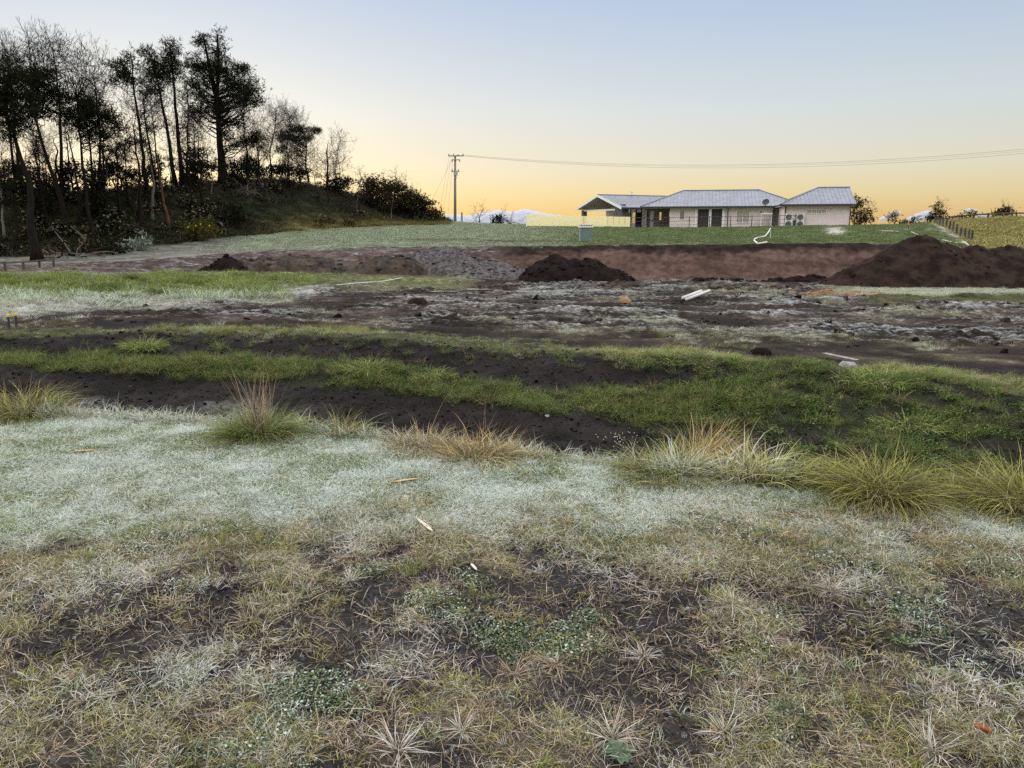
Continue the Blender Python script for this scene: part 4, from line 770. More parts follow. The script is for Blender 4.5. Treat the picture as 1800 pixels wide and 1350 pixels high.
class Sec:
    def __init__(s, o, th): s.o = np.array(o, float); s.c, s.s = math.cos(th), math.sin(th); s.th = th
    def __call__(s, a, b, z): return np.array([s.o[0] + a * s.c - b * s.s, s.o[1] + a * s.s + b * s.c, z])
    def box(s, mb, a0, a1, b0, b1, z0, z1): return mb.box(s((a0 + a1) / 2, (b0 + b1) / 2, (z0 + z1) / 2), (a1 - a0, b1 - b0, z1 - z0), s.th)
SW = Sec((12.4, 90.0), math.atan2(.45, .89)); SM = Sec((17.85, 86.7), math.atan2(-.22, .97)); SR = Sec((26.7, 79.06), math.atan2(-.22, .97))
house = thing('house', 'long single storey weatherboard house with grey metal roof on the rise', 'house', (22.0, 88.0, HB))
def wall(name, S, a0, a1, b, z0, z1, openings=(), mat=None, axis='a', th=.14, label=None):
    mb = MB(); op = sorted(openings); cuts = sorted({a0, a1, *[o[0] for o in op], *[o[1] for o in op]})
    n = int(round((z1 - z0) / .17)); h = (z1 - z0) / n
    for c0, c1 in zip(cuts[:-1], cuts[1:]):
        o = next((q for q in op if q[0] <= c0 + 1e-6 and q[1] >= c1 - 1e-6), None)
        for k in range(n):
            y0, y1 = z0 + k * h, z0 + (k + 1) * h
            for lo, hi in ([(y0, y1)] if o is None else [(y0, min(y1, o[2])), (max(y0, o[3]), y1)]):
                if hi - lo < .004: continue
                tilt = .006                       # each board laps the one below
                if axis == 'a': V = [S(c0, b - tilt, lo), S(c1, b - tilt, lo), S(c1, b, hi), S(c0, b, hi), S(c0, b + th, lo), S(c1, b + th, lo), S(c1, b + th, hi), S(c0, b + th, hi)]
                else: V = [S(b - tilt, c1, lo), S(b - tilt, c0, lo), S(b, c0, hi), S(b, c1, hi), S(b + th, c1, lo), S(b + th, c0, lo), S(b + th, c0, hi), S(b + th, c1, hi)]
                mb.add(V, [[0, 1, 2, 3], [5, 4, 7, 6], [4, 5, 1, 0], [3, 2, 6, 7], [4, 0, 3, 7], [1, 5, 6, 2]])
    return mb.build(name, mat or M_WALL, house, label=label)
def window(S, a0, a1, b, z0, z1, fill=None, mull=1, label=None, name='window', side=False):
    mb = MB(); f = .07
    bx = (lambda m, p, q, r0, r1, u, v: S.box(m, p, q, r0, r1, u, v)) if not side else (lambda m, p, q, r0, r1, u, v: S.box(m, r0, r1, p, q, u, v))
    bx(mb, a0, a0 + f, b - .05, b + .08, z0, z1); bx(mb, a1 - f, a1, b - .05, b + .08, z0, z1); bx(mb, a0 + f, a1 - f, b - .05, b + .08, z0, z0 + f); bx(mb, a0 + f, a1 - f, b - .05, b + .08, z1 - f, z1)
    for k in range(1, mull): c = a0 + (a1 - a0) * k / mull; bx(mb, c - .03, c + .03, b - .04, b + .07, z0 + f, z1 - f)
    w = mb.build(name, M_TRIM, house, label=label)
    g = MB(); bx(g, a0 + f, a1 - f, b + .005, b + .02, z0 + f, z1 - f); g.build('pane', M_PANE, w)
    if fill is not None: g = MB(); bx(g, a0 + f, a1 - f, b + .085, b + .10, z0 + f, z1 - f); g.build('blind', fill, w)
    return w
def roof(S, a0, a1, b0, b1, ze, zr, hipl, hipr, name='roof', label=None):
    bm = (b0 + b1) / 2; l = a0 + (hipl if hipl else 0); q = a1 - (hipr if hipr else 0); mb = MB(); th = .10
    def plane(pts, u):                            # a roof plane as a sheet with ribs
        pts = [np.asarray(p) for p in pts]; n = np.cross(pts[1] - pts[0], pts[-1] - pts[0]); n /= np.linalg.norm(n)
        if n[2] < 0: n = -n
        m = len(pts); V = pts + [p - n * th for p in pts]
        if m == 4: Q = [[0, 1, 2, 3], [7, 6, 5, 4]] + [[i, i + 4, (i + 1) % 4 + 4, (i + 1) % 4] for i in range(4)]; mb.add(V, Q)
        else: mb.add(V, [[i, i + 3, (i + 1) % 3 + 3, (i + 1) % 3] for i in range(3)], [[0, 1, 2], [5, 4, 3]])
        return n
    F = [S(a0, b0, ze), S(a1, b0, ze), S(q, bm, zr), S(l, bm, zr)]; nf = plane(F, 0); plane([S(a1, b1, ze), S(a0, b1, ze), S(l, bm, zr), S(q, bm, zr)], 0)
    if hipl: plane([S(a0, b1, ze), S(a0, b0, ze), S(l, bm, zr)], 0)
    if hipr: plane([S(a1, b0, ze), S(a1, b1, ze), S(q, bm, zr)], 0)
    ro = mb.build(name, M_ROOF, house, label=label); rb = MB(); k = a0 + .15
    while k < a1 - .1:                            # rolled ribs of the long-run steel
        t1 = min(1, (k - a0) / hipl if hipl else 1, (a1 - k) / hipr if hipr else 1); p, e = S(k, b0 + .02, ze + .02), S(k, b0 + (bm - b0) * t1, ze + (zr - ze) * t1 + .02)
        rb.tube([p, e], .014, 4); k += .38
    rb.build('roof_ribs', M_ROOF, ro)['kind'] = 'stuff'; c = MB().tube([S(l, bm, zr + .02), S(q, bm, zr + .02)], .07, 6)
    if hipl: c.tube([S(a0, b0, ze + .02), S(l, bm, zr + .02)], .06, 6); c.tube([S(a0, b1, ze + .02), S(l, bm, zr + .02)], .06, 6)
    if hipr: c.tube([S(a1, b0, ze + .02), S(q, bm, zr + .02)], .06, 6)
    c.build('ridge_cap', M_ROOF, ro)
    g = MB(); S.box(g, a0, a1, b0 - .12, b0 - .01, ze - .20, ze - .03); g.build('gutter', M_DKM, ro)
    s2 = MB(); S.box(s2, a0 + .1, a1 - .1, b0 + .05, b1 - .05, ze - .19, ze - .13)
    if hipl or hipr: s2.build('soffit', M_SOFFIT, ro)
    return ro
roof(SM, -3.8, 13.5, 0, 9, HE, HE + 1.85, 4.5, 4.5, label='long middle hip roof'); roof(SR, 0, 7.1, 0, 8, HE, HE + 1.75, 4.0, 0, label='right hand roof over the end wing'); rw = roof(SW, 0, 12, 0, 10, HE, HE + 1.55, 0, 0, label='left roof ending in an open gable')
# barge boards and lining of the open gable
bb = MB()
for b0, b1 in ((0, 5), (5, 10)):
    z0, z1 = (HE, HE + 1.55) if b0 == 0 else (HE + 1.55, HE); p, q = SW(-.03, b0, z0 - .12), SW(-.03, b1, z1 - .12); d = SW(0, 1, 0) - SW(0, 0, 0)
    V = [p + [0, 0, -.13], q + [0, 0, -.13], q + [0, 0, .13], p + [0, 0, .13]]; V = np.array(V + [v + (SW(.05, 0, 0) - SW(0, 0, 0)) for v in V]); bb.add(V, [[0, 1, 2, 3], [5, 4, 7, 6], [0, 4, 5, 1], [3, 2, 6, 7], [0, 3, 7, 4], [1, 5, 6, 2]])
bb.build('barge_board', M_TRIM, rw)
ln = MB(); p = [SW(.05, .4, HE - .06), SW(4.2, .4, HE - .06), SW(4.2, 5, HE + 1.36), SW(.05, 5, HE + 1.36), SW(.05, 9.6, HE - .06), SW(4.2, 9.6, HE - .06)]; ln.add(p, [[0, 3, 2, 1], [3, 4, 5, 2]]); ln.build('ceiling_lining', mat_plain('mauve_grey_lining', (.50, .35, .44), .8, .05), rw)
gt = MB(); gt.add([SW(4.25, .6, HE - .1), SW(4.25, 9.4, HE - .1), SW(4.25, 5, HE + 1.3)], None, [[0, 1, 2]]); gt.build('gable_wall', M_WALL, house)
for (a0, a1, b0, b1) in ((.55, 1.0, .55, 2.1), (1.0, 1.35, .55, 1.0), (.55, 1.05, 8.9, 9.4)):
    st = MB(); SW.box(st, a0, a1, b0, b1, HB - .5, HE - .15 + (.5 if b1 - b0 > 1 else 0)); st.build('stone_pillar', M_STONE, house)
ps_ = MB(); SW.box(ps_, -2.2, 4.3, -1.2, 11.0, HB - .25, HB + .16); ps_.build('patio_slab', M_CONC, house)
be = MB(); SW.box(be, .6, .8, 2.1, 8.9, HE - .32, HE - .14); be.build('gable_beam', M_TRIM, house)
wall('patio_wall', SW, .6, 9.4, 4.2, HB - .4, HE - .12, [(2.4, 5.4, 2.1, 3.5), (6.0, 7.6, 2.1, 3.5)], axis='b')
window(SW, 2.4, 5.4, 4.25, 2.1, 3.5, None, 4, side=True); window(SW, 6.0, 7.6, 4.25, 2.1, 3.5, None, 2, side=True)
W1 = [(4.35, 5.1, HB - .4, 3.6), (5.75, 6.25, 2.45, 3.5), (7.2, 7.75, 2.45, 3.5)]
wall('front_wall', SW, 4.2, 8.6, .6, HB - .4, HE - .15, W1); wall('back_wall', SW, 4.2, 12, 9.3, HB - .4, HE - .15, [(4.6, 7.4, 2.0, 3.5), (8.0, 11.0, 2.0, 3.5)])
for k, (a0, a1, z0, z1) in enumerate(W1):
    if k: window(SW, a0, a1, .6, z0, z1)
    else: dr = window(SW, a0, a1, .6, 1.62, z1, None, 1, 'pale framed glazed door with a lower panel', 'door'); g = MB(); SW.box(g, a0 + .05, a1 - .05, .57, .66, 2.42, 2.54); g.build('mid_rail', M_TRIM, dr)
sl_ = MB()
for a in (1.75, 2.5, 3.25, 4.1): SW.box(sl_, a, a + .09, .6, .72, HB - .3, HE - .17)
sl_.build('patio_posts', M_DKM, house); g = MB(); SW.box(g, 2.6, 3.25, .64, .68, 1.6, 3.4); g.build('patio_screen', M_VOID, house)
WM = [(.45, 1.05, 2.5, 3.55), (2.45, 3.6, 1.5, 3.62), (3.9, 5.0, 1.5, 3.62), (6.5, 7.9, 2.1, 3.5), (8.85, 9.25, 3.05, 3.45)]
wall('front_wall', SM, -.6, 10.2, .6, HB - .4, HE - .15, WM)
window(SM, .45, 1.05, .6, 2.5, 3.55, M_PINK, 1, 'small window with a pink curtain')
for a0, a1 in ((2.45, 3.6), (3.9, 5.0)):
    g = MB(); SM.box(g, a0 + .05, a1 - .05, .66, .72, 1.5, 3.58); dd = g.build('door', M_DOOR, house); g = MB()
    for k in range(1, 4): SM.box(g, a0 + (a1 - a0) * k / 4 - .012, a0 + (a1 - a0) * k / 4 + .012, .645, .662, 1.52, 3.56)
    g.build('door_grooves', M_VOID, dd)
for a0 in (2.12, 3.62, 5.02): g = MB(); SM.box(g, a0, a0 + .26, .50, .60, 1.4, 3.7); g.build('porch_post', M_TRIM, house)
window(SM, 6.5, 7.9, .6, 2.1, 3.5, M_BLIND, 2, 'wide window with drawn white blinds'); window(SM, 8.85, 9.25, .6, 3.05, 3.45, M_VOID)
g = MB(); SM.box(g, -.5, 10.1, .35, .56, HB - .3, HB + .12); g.build('foundation', M_CONC, house)
WR = [(2.6, 4.5, 2.98, 3.45)]
wall('front_wall', SR, .5, 6.65, .55, HB - .4, HE - .15, WR); wall('side_wall', SR, .69, 7.4, .55, HB - .4, HE - .15, axis='b'); wall('back_wall', SM, -.6, 13, 8.4, HB - .4, HE - .15, [(.3, 1.4, 2.0, 3.6)])
wall('end_wall', SR, .69, 7.4, 6.52, HB - .4, HE - .15, axis='b')
gm = MB(); gm.add([SR(6.62, .6, HE - .15), SR(6.62, 7.4, HE - .15), SR(6.62, 4, HE + 1.6)], None, [[0, 2, 1]]); gm.build('gable_end', M_WALL, house)
window(SR, 2.6, 4.5, .55, 2.98, 3.45, M_BLIND, 4, 'long high strip window of the end wing')
g = MB(); SR.box(g, .45, 6.7, .40, .53, HB - .4, HB + .10); g.build('foundation', M_CONC, house)
for S, a in ((SR, .62), (SM, 5.6), (SW, 4.25), (SR, 6.7)):
    MB().tube([S(a, .48, HE - .2), S(a, .48, HB - .2)], .05, 6).build('downpipe', M_DKM, house)
fl = SW(5.2, 5.4, HE + 1.3); MB().tube([fl, fl + [0, 0, .62]], .09, 8).tube([fl + [0, 0, .62], fl + [0, 0, .82]], .14, 8).build('flue', M_TRIM, house)
def pt_on(S, a, b, z): return S(a, b, z)
# fittings fixed to the house but things of their own
for k, (a, lb) in enumerate(((.95, 'twin fan heat pump unit left of the meter box on the end wall'), (2.05, 'twin fan heat pump unit right of the meter box on the end wall'))):
    t = thing('heat_pump', lb, 'heat pump', SR(a, .2, HB)); g = MB(); SR.box(g, a - .36, a + .36, .12, .40, 1.62, 3.02); g.build('casing', M_ACW, t); g = MB(); SR.box(g, a - .36, a + .36, .14, .38, HB - .1, 1.62); g.build('stand', M_CONC, t)
    for z in (1.98, 2.66):
        c = SR(a - .04, .11, z); th = np.linspace(0, 2 * math.pi, 19); fwd = SR(0, -1, 0) - SR(0, 0, 0); rt = SR(1, 0, 0) - SR(0, 0, 0); up = np.array([0, 0, 1.])
        g = MB(); V = [c + fwd * .015 + (rt * math.cos(q) + up * math.sin(q)) * .29 for q in th[:-1]]; g.add([c + fwd * .015] + V, None, [[0, i + 1, (i + 1) % 18 + 1] for i in range(18)]); fo = g.build('fan_opening', M_VOID, t)
        g = MB()
        for rr in (.29, .2, .11): g.tube([c + fwd * .03 + (rt * math.cos(q) + up * math.sin(q)) * rr for q in th], .012, 4, False)
        g.build('fan_grille', M_SOFFIT, fo)
t = thing('meter_box', 'white meter box between the two heat pumps', 'meter box', SR(1.5, .3, 2.3)); g = MB(); SR.box(g, 1.36, 1.66, .34, .53, 2.35, 2.95); g.build('box', M_TRIM, t); g = MB(); SR.box(g, 1.46, 1.54, .325, .345, 2.70, 2.78); g.build('dial', M_VOID, t); g = MB(); SR.box(g, 1.44, 1.56, .44, .52, 1.45, 2.35); g.build('conduit', M_DKM, t)
t = thing('satellite_dish', 'dark satellite dish on the eave of the middle roof', 'dish', SM(9.4, -.1, HE)); c = SM(9.4, -.25, HE + .38); ax = np.array([-.45, -.7, .55]); ax /= np.linalg.norm(ax); e1 = np.cross(ax, [0, 0, 1]); e1 /= np.linalg.norm(e1); e2 = np.cross(e1, ax); V = [c - ax * .1]; Tt = []
for rr, dz in ((.2, -.06), (.38, .03)):
    for q in range(14): V.append(c + ax * dz + (e1 * math.cos(q * 6.2832 / 14) + e2 * math.sin(q * 6.2832 / 14)) * rr)
Qd = [[1 + i, 1 + (i + 1) % 14, 15 + (i + 1) % 14, 15 + i] for i in range(14)]; MB().add(V, Qd, [[0, 1 + (i + 1) % 14, 1 + i] for i in range(14)]).build('dish', M_DKM, t, True)
MB().tube([SM(9.4, .1, HE - .05), c - ax * .1], .03, 5).build('bracket', M_DKM, t); MB().tube([c - e2 * .35, c + ax * .4], .018, 4).build('feed_arm', M_DKM, t)
t = thing('porch_table', 'white trellis table in the porch corner', 'table', SM(9.6, -.6, HB)); g = MB(); SM.box(g, 8.9, 10.1, -.9, -.3, 3.05, 3.15); g.build('top', M_TRIM, t); [SM.box(MB(), a, a + .06, b, b + .06, HB - .1, 3.05).build('leg', M_TRIM, t) for a in (8.95, 10.0) for b in (-.88, -.38)]

# glass fence and rail fence in front of the house
def fence_run(pts, n):
    pts = np.array(pts, float); d = np.r_[0, np.cumsum(np.linalg.norm(np.diff(pts, axis=0), axis=1))]; q = np.linspace(0, d[-1], n + 1); return np.stack([np.interp(q, d, pts[:, k]) for k in range(2)], -1)
gp = fence_run([P(925, 400, 76)[:2], P(1020, 400, 80)[:2], P(1108, 400, 84)[:2]], 17)
t = thing('glass_fence', 'frosted glass panel fence glowing yellow before the patio', 'fence', (*gp[0], gz(*gp[0])))
for k in range(17):
    p, q = gp[k], gp[k + 1]; d = q - p; l = np.linalg.norm(d); a = math.atan2(d[1], d[0]); m = (p + q) / 2; z = max(gz(*p), gz(*q), gz(*m)); MB().box((*m, z + .62), (l - .05, .014, 1.02), a).build('glass_panel', M_FGL, t)
    MB().box((*(p + d * .03), z + .06), (.06, .06, .5), a).build('spigot', M_TRIM, t)
rp_ = fence_run([P(1108, 400, 77)[:2], P(1250, 400, 74)[:2], P(1397, 400, 72)[:2]], 8); tops = []
t = thing('rail_fence', 'dark thin rail fence along the front of the house', 'fence', (*rp_[0], gz(*rp_[0])))
for k, p in enumerate(rp_): z = gz(*p); MB().box((*p, z + .45), (.06, .06, 1.3), 0).build('post', M_DKM, t); tops.append((*p, z + 1.02))
for dz in (0, -.35, -.7):
    for k in range(8): MB().tube([np.array(tops[k]) + [0, 0, dz], np.array(tops[k + 1]) + [0, 0, dz]], .014 if dz else .022, 4).build('rail', M_DKM, t)

# ------------------------------------------------------------------ power pole and wires
M_POLE = mat_plain('weathered_pole', (.22, .19, .16), .9, .3, 4, stretch=(1, 1, .1)); M_INS = mat_plain('insulator', (.16, .14, .13), .4, .1); M_TRF = mat_plain('grey_transformer', (.36, .35, .33), .5, .1)
PY = 104.0; pb = P(800, 394, PY); pb[2] = gz(pb[0], pb[1]); ptop = P(800, 274, PY)
t = thing('power_pole', 'tall power pole with cross arms and transformer beside the hill', 'power pole', pb); MB().tube([pb - [0, 0, .3], (pb + ptop) / 2, ptop], [.20, .17, .13], 10).build('pole', M_POLE, t, True)
k_ = PY / FPX
def arm(px0, px1, py, h=.13): a, b = P(px0, py, PY - .2), P(px1, py, PY - .2); return MB().box((a + b) / 2, (abs(b[0] - a[0]), .12, h)).build('cross_arm', M_POLE, t)
a1 = arm(788, 815, 274); a2 = arm(794, 809, 281, .10); a3 = arm(793, 808, 301.5, .10)
for px, py, o in ((789, 272, a1), (797, 272, a1), (814, 272, a1), (805, 273, a1), (795, 283, a2), (808, 283, a2), (795, 299, a3), (806, 299, a3)):
    p = P(px, py, PY - .2); MB().tube([p - [0, 0, .12], p, p + [0, 0, .14]], [.05, .08, .04], 6).build('insulator', M_INS, o)
c = P(801, 305, PY - .35); tf = MB().box(c, (.52, .45, .5)).build('transformer', M_TRF, t)
for dx in (-.18, 0, .18): MB().tube([c + [dx, 0, .25], c + [dx, 0, .42]], .035, 5).build('bushing', M_INS, tf)
c = P(801, 312, PY - .3); MB().box(c, (.28, .25, .22)).build('fuse_box', M_TRF, t)
sp = P(812, 394, PY - 3); sp[2] = gz(sp[0], sp[1]); t2 = thing('utility_post', 'short timber post on the skyline beside the power pole', 'post', sp); MB().box(sp + [0, 0, .5], (.22, .2, 1.3)).build('post', M_POLE, t2); MB().box(sp + [0, 0, 1.17], (.26, .24, .06)).build('cap', M_TRF, t2)
def wire(label, a, b, sag, rad=.016, n=28):
    s_ = np.linspace(0, 1, n)[:, None]; p = np.asarray(a) + (np.asarray(b) - np.asarray(a)) * s_; p[:, 2] -= sag * 4 * (s_ * (1 - s_))[:, 0]; o = MB().tube(p, rad, 4).build('power_line', M_DKM); tag(o, label, 'wire', 'overhead power lines')
wire('upper overhead power line running right from the pole', P(814, 272, PY - .2), P(2250, 208, 78), 2.6, .010); wire('lower overhead power line running right from the pole', P(805, 273, PY - .2), P(2250, 216, 79), 2.75, .010); wire('middle overhead power line running right from the pole', P(797, 272, PY - .2), P(2250, 212, 80), 2.7, .007)
e = P(742, 372, PY - 12); wire('stay wire slanting from the pole down to the left bushes', P(794, 281, PY - .2), (e[0], e[1], gz(e[0], e[1]) + .4), .05, .014)
for i, px in enumerate((770, 778, 787)):
    e = P(px, 392, PY + 3); wire(f'{("outer", "middle", "inner")[i]} faint wire dropping steeply left of the pole', P(790 + 3 * i, 275, PY - .2), (e[0], e[1], gz(e[0], e[1]) + .2), .1, .010)

# ------------------------------------------------------------------ soil heaps
M_DIRT = mat_plain('dark_topsoil', (.0125, .0085, .0080), .95, .5, 2.2, frost=.0, bump=1.0, spec=.03); M_DIRTB = mat_plain('brown_topsoil', (.015, .0095, .0080), .95, .5, 1.3, frost=.0, bump=1.0, spec=.03, c2=(.034, .022, .0175)); M_SUB = mat_plain('brown_subsoil', (.046, .031, .025), .95, .5, 1.2, frost=.03, bump=.7, spec=.04); M_FSUB = mat_plain('frosted_spoil', (.045, .034, .034), .95, .4, 2.6, frost=.10, bump=.8, spec=.04); M_ORNG = mat_plain('orange_subsoil', (.22, .12, .065), .95, .35, 2, bump=.6, spec=.04)
def heap(label, cones, mat, seed=0, res=.085, rough=.14, name='soil_heap', group='soil heaps on the building site', sharp=.75):
    cn = []
    for (px, py, Y, rx, ry) in cones:
        p = P(px, py, Y); g0 = gz(p[0], p[1]); cn.append((p[0], p[1], p[2] - g0, rx, ry))
    cn = np.array(cn); x0, x1 = (cn[:, 0] - cn[:, 3]).min() - .3, (cn[:, 0] + cn[:, 3]).max() + .3; y0, y1 = (cn[:, 1] - cn[:, 4]).min() - .3, (cn[:, 1] + cn[:, 4]).max() + .3
    nx, ny = int((x1 - x0) / res) + 2, int((y1 - y0) / res) + 2; X, Yg = np.meshgrid(np.linspace(x0, x1, nx), np.linspace(y0, y1, ny)); xf, yf = X.ravel(), Yg.ravel()
    wx = xf + .22 * fbm(xf * .8, yf * .8, 3, 70 + seed); wy = yf + .22 * fbm(xf * .8 + 9, yf * .8, 3, 71 + seed); h = np.zeros_like(xf) - .5
    for cx, cy, hh, rx, ry in cn:
        d = np.sqrt(((wx - cx) / rx) ** 2 + ((wy - cy) / ry) ** 2); c = hh * (1 - (np.sqrt(d * d + .012) - .11 * 1.0) ** sharp if False else 1 - d ** (1 / sharp) * 1.0); h = np.maximum(h, np.where(d < 1.15, c, -.5)) + .25 * np.clip(np.minimum(h, c), 0, None) * .0
    edge = sstep(-.02, .35, h); h = h + edge * (rough * ridged(xf * 1.3, yf * 1.3, 3, 72 + seed) + rough * .7 * fbm(xf * 3.4, yf * 3.4, 4, 73 + seed, .65)); h = np.maximum(h, -.12)
    z = ground(xf, yf)[0] + h; i = np.arange(ny - 1)[:, None] * nx; j = np.arange(nx - 1)[None]; Q = np.stack([i + j, i + j + 1, i + nx + j + 1, i + nx + j], -1).reshape(-1, 4); Q = Q[(h[Q] > -.10).any(1)]
    us, inv = np.unique(Q, return_inverse=True); V = np.stack([xf, yf, z], -1)[us]; off = np.array([cn[0, 0], cn[0, 1], V[:, 2].min()]); rq = np.random.default_rng(90 + seed); pk = rq.choice(len(V), min(len(V), 200)); mbq = MB(); iv, if_ = ico(1)
    for q in pk: n_ = 1 + .4 * fbm(iv[:, 0] * 1.7 + q, iv[:, 1] * 1.7 + iv[:, 2] * 2, 2, 3); mbq.add(V[q] + iv * n_[:, None] * (.03 + .13 * rq.random() ** 3) * [1, .9, .7], None, if_)
    o = link(name, raw_mesh(name, V - off, inv.reshape(-1, 4), None, True), mat, None, off); cl_ = mbq.build('clods', mat, o); cl_['kind'] = 'stuff'; return tag(o, label, 'soil heap', group)
heap('largest dark brown soil heap with a pointed peak on the right', [(1620, 414, 39.5, 4.3, 3.2), (1660, 428, 39.8, 3.6, 3.0), (1715, 431, 40.0, 4.0, 3.2), (1770, 433, 40.2, 4.0, 3.2), (1840, 434, 40, 4.6, 3.2), (1900, 440, 40, 4.0, 3.0), (1560, 447, 38.8, 3.2, 2.2), (1585, 432, 39, 2.8, 2.4), (1700, 465, 38.2, 5.0, 1.8), (1800, 465, 38.2, 4.0, 1.8)], M_DIRTB, 1, sharp=.86)
heap('dark heap with two humps at the left end of the cut bank', [(975, 447, 41, 1.9, 2.0), (950, 460, 40.8, 1.15, 1.6), (1010, 455, 41, 1.8, 1.8), (1036, 454, 41.2, 1.7, 1.7), (1065, 470, 41, 1.6, 1.5)], M_DIRT, 2, rough=.07)
heap('small black soil heap below the wooded hill', [(400, 450, 41, 1.2, 1.3), (375, 466, 41, .9, 1.0), (420, 462, 41, .9, 1.1)], M_DIRT, 3, rough=.08)
heap('long lumpy brown spoil heap left of the frosted one', [(445 + 29 * q, 457 - 5 * math.sin(q * .9) - (3 if q in (3, 4) else 0), 42.0, 1.35, 1.7) for q in range(10)], mat_plain('lumpy_brown_spoil', (.024, .016, .0135), .95, .5, 1.0, frost=.04, bump=.9, spec=.03, c2=(.060, .040, .029)), 4, rough=.12, sharp=.42)
heap('pale frosted spoil heap with a sharp peak', [(782, 436, 44, 2.4, 2.2), (748, 443, 44, 2.2, 1.9), (712, 455, 43.5, 2.2, 1.8), (805, 456, 43.5, 2.0, 1.8), (690, 468, 42.6, 2.0, 1.5)], M_FSUB, 5, rough=.11)
heap('low frosted rubble between the frosted heap and the dark heap', [(850, 462, 43.5, 1.7, 1.8), (885, 468, 43, 1.6, 1.6), (830, 476, 42, 1.5, 1.3), (900, 478, 42, 1.2, 1.3), (865, 480, 41.5, 1.6, 1.2)], M_FSUB, 6, rough=.13)
heap('small brown soil mound beside the puddle', [(868, 502, 34, 1.0, .7), (892, 505, 34, .8, .6)], M_SUB, 7, rough=.04); heap('low soil mound behind the white pipes', [(1300, 505, 35, 1.4, .9), (1340, 507, 35, 1.5, .9), (1385, 508, 35, 1.2, .8), (1260, 512, 35, .9, .7)], M_SUB, 8, rough=.05)
heap('low frosted rubble in the middle of the site', [(1000, 500, 37, 1.3, 1.0), (1040, 503, 36.5, 1.0, .9), (960, 505, 36.5, .9, .8)], M_FSUB, 9, rough=.08); heap('low reddish mound right of the frosted rubble', [(1105, 500, 36.5, 1.3, 1.0), (1140, 502, 36.5, 1.2, .9)], M_SUB, 10, rough=.08)
heap('patch of orange subsoil before the stubble strip', [(1470, 519, 31.5, 1.2, 1.4), (1510, 516, 32, 1.1, 1.2), (1430, 521, 31.5, .8, 1.0)], M_ORNG, 11, rough=.04); heap('black clods at the foot of the cut bank', [(1400, 486, 41.5, 1.0, .8), (1430, 484, 41.5, .9, .8), (1370, 489, 41.5, .8, .7), (1290, 489, 41.5, 1.2, .6), (1240, 488, 41.8, 1.3, .6)], M_DIRT, 12, rough=.12)

# ------------------------------------------------------------------ tussocks and single plants along the near ditch edge
def paint(me, col, frost, seed, var=.2, cols=None):
    n = len(me.vertices); r = np.random.default_rng(seed); rr = np.empty(n, np.float32); me.attributes['r'].data.foreach_get('value', rr); tt = np.empty(n, np.float32); me.attributes['t'].data.foreach_get('value', tt)
    c = np.tile(np.array(col, float), (n, 1))
    if cols is not None: c = lerp(c, np.array(cols), np.clip(tt * 1.2 - .1, 0, 1))
    fattr(me, 'col', c * (1 - var + 2 * var * ((rr * 7.13) % 1))[:, None], 'COLOR'); fattr(me, 'frost', np.full(n, frost))
def tussock(label, px, py, h, w, green, tip, n=420, dry=0, dry_h=0, head=None, dry_col=(.34, .24, .14), frost=.02, droop=1.0, stalks=0, stalk_h=.5, seed=0, name='grass_tussock', bw=.006, group='tussocks along the near ditch edge'):
    b = hit(px, py); t = thing(name, label, 'grass tussock', b, group); r = np.random.default_rng(seed)
    g = BL().add(int(n * 1.1), h * 1.30, bw * .85, .22, droop * .80, w * .38, seed, seg=6, outward=.85, lvar=.3, dome=.9).add(int(n * .9), h * .95, bw * .85, .5, droop * 1.0, w * .40, seed + 1, seg=5, outward=.75, lvar=.4, dome=.6)
    me = g.mesh('blades'); paint(me, green, frost, seed, .25, tip); link('blades', me, M_TUSS, t).location = (0, 0, -.03)
    if dry:
        g = BL().add(dry, dry_h or h * 1.2, bw * .95, .22, .85, w * .34, seed + 2, seg=5, lvar=.5, head=head, spread_az=.7) if head is not None else BL().add(dry, dry_h or h * 1.2, bw * .8, .5, 1.0, w * .33, seed + 2, seg=5, lvar=.5)
        me = g.mesh('dry_blades'); paint(me, dry_col, frost * .5, seed + 2, .3); link('dry_blades', me, M_TUSS, t).location = (0, 0, -.02)
    if stalks:
        me = BL().add(stalks, stalk_h, .0045, .10, .28, w * .22, seed + 3, seg=5, lvar=.35).mesh('seed_stalks'); paint(me, (.23, .16, .10), .02, seed + 3, .3); link('seed_stalks', me, M_TUSS, t)
    return t
YG, YT, DG, DT = (.075, .088, .02), (.25, .24, .07), (.05, .085, .02), (.17, .21, .05)
tussock('rounded yellow green tussock at the left end of the ditch edge', 40, 735, .32, .66, YG, YT, 800, 120, .30, seed=1000, stalks=14, stalk_h=.40)
tussock('tall tussock with upright reddish dry stalks left of centre', 455, 770, .29, .44, DG, DT, 900, 200, .36, seed=1010, stalks=80, stalk_h=.54, dry_col=(.30, .20, .13))
tussock('low green and brown tussock right of the tall reddish one', 596, 768, .22, .44, DG, DT, 260, 180, .2, seed=1020, stalks=14, stalk_h=.22)
tussock('flattened straw tussock in the middle of the ditch edge', 740, 792, .19, .60, (.16, .15, .06), (.34, .26, .14), 360, 420, .24, seed=1030, stalks=8, stalk_h=.36, dry_col=(.32, .235, .12))
tussock('larger straw tussock with long curled stalks right of the flattened one', 838, 808, .22, .66, (.17, .15, .05), (.36, .27, .13), 460, 520, .28, seed=1040, stalks=12, stalk_h=.42, dry_col=(.32, .235, .12))
tussock('small tuft of wide blades at the notch of the ditch edge', 950, 815, .14, .24, DG, (.24, .24, .09), 170, 60, .15, seed=1050, stalks=4, stalk_h=.22)
tussock('broad yellow green tussock below the leaning straw', 1180, 840, .24, .70, YG, YT, 520, 120, .22, seed=1060)
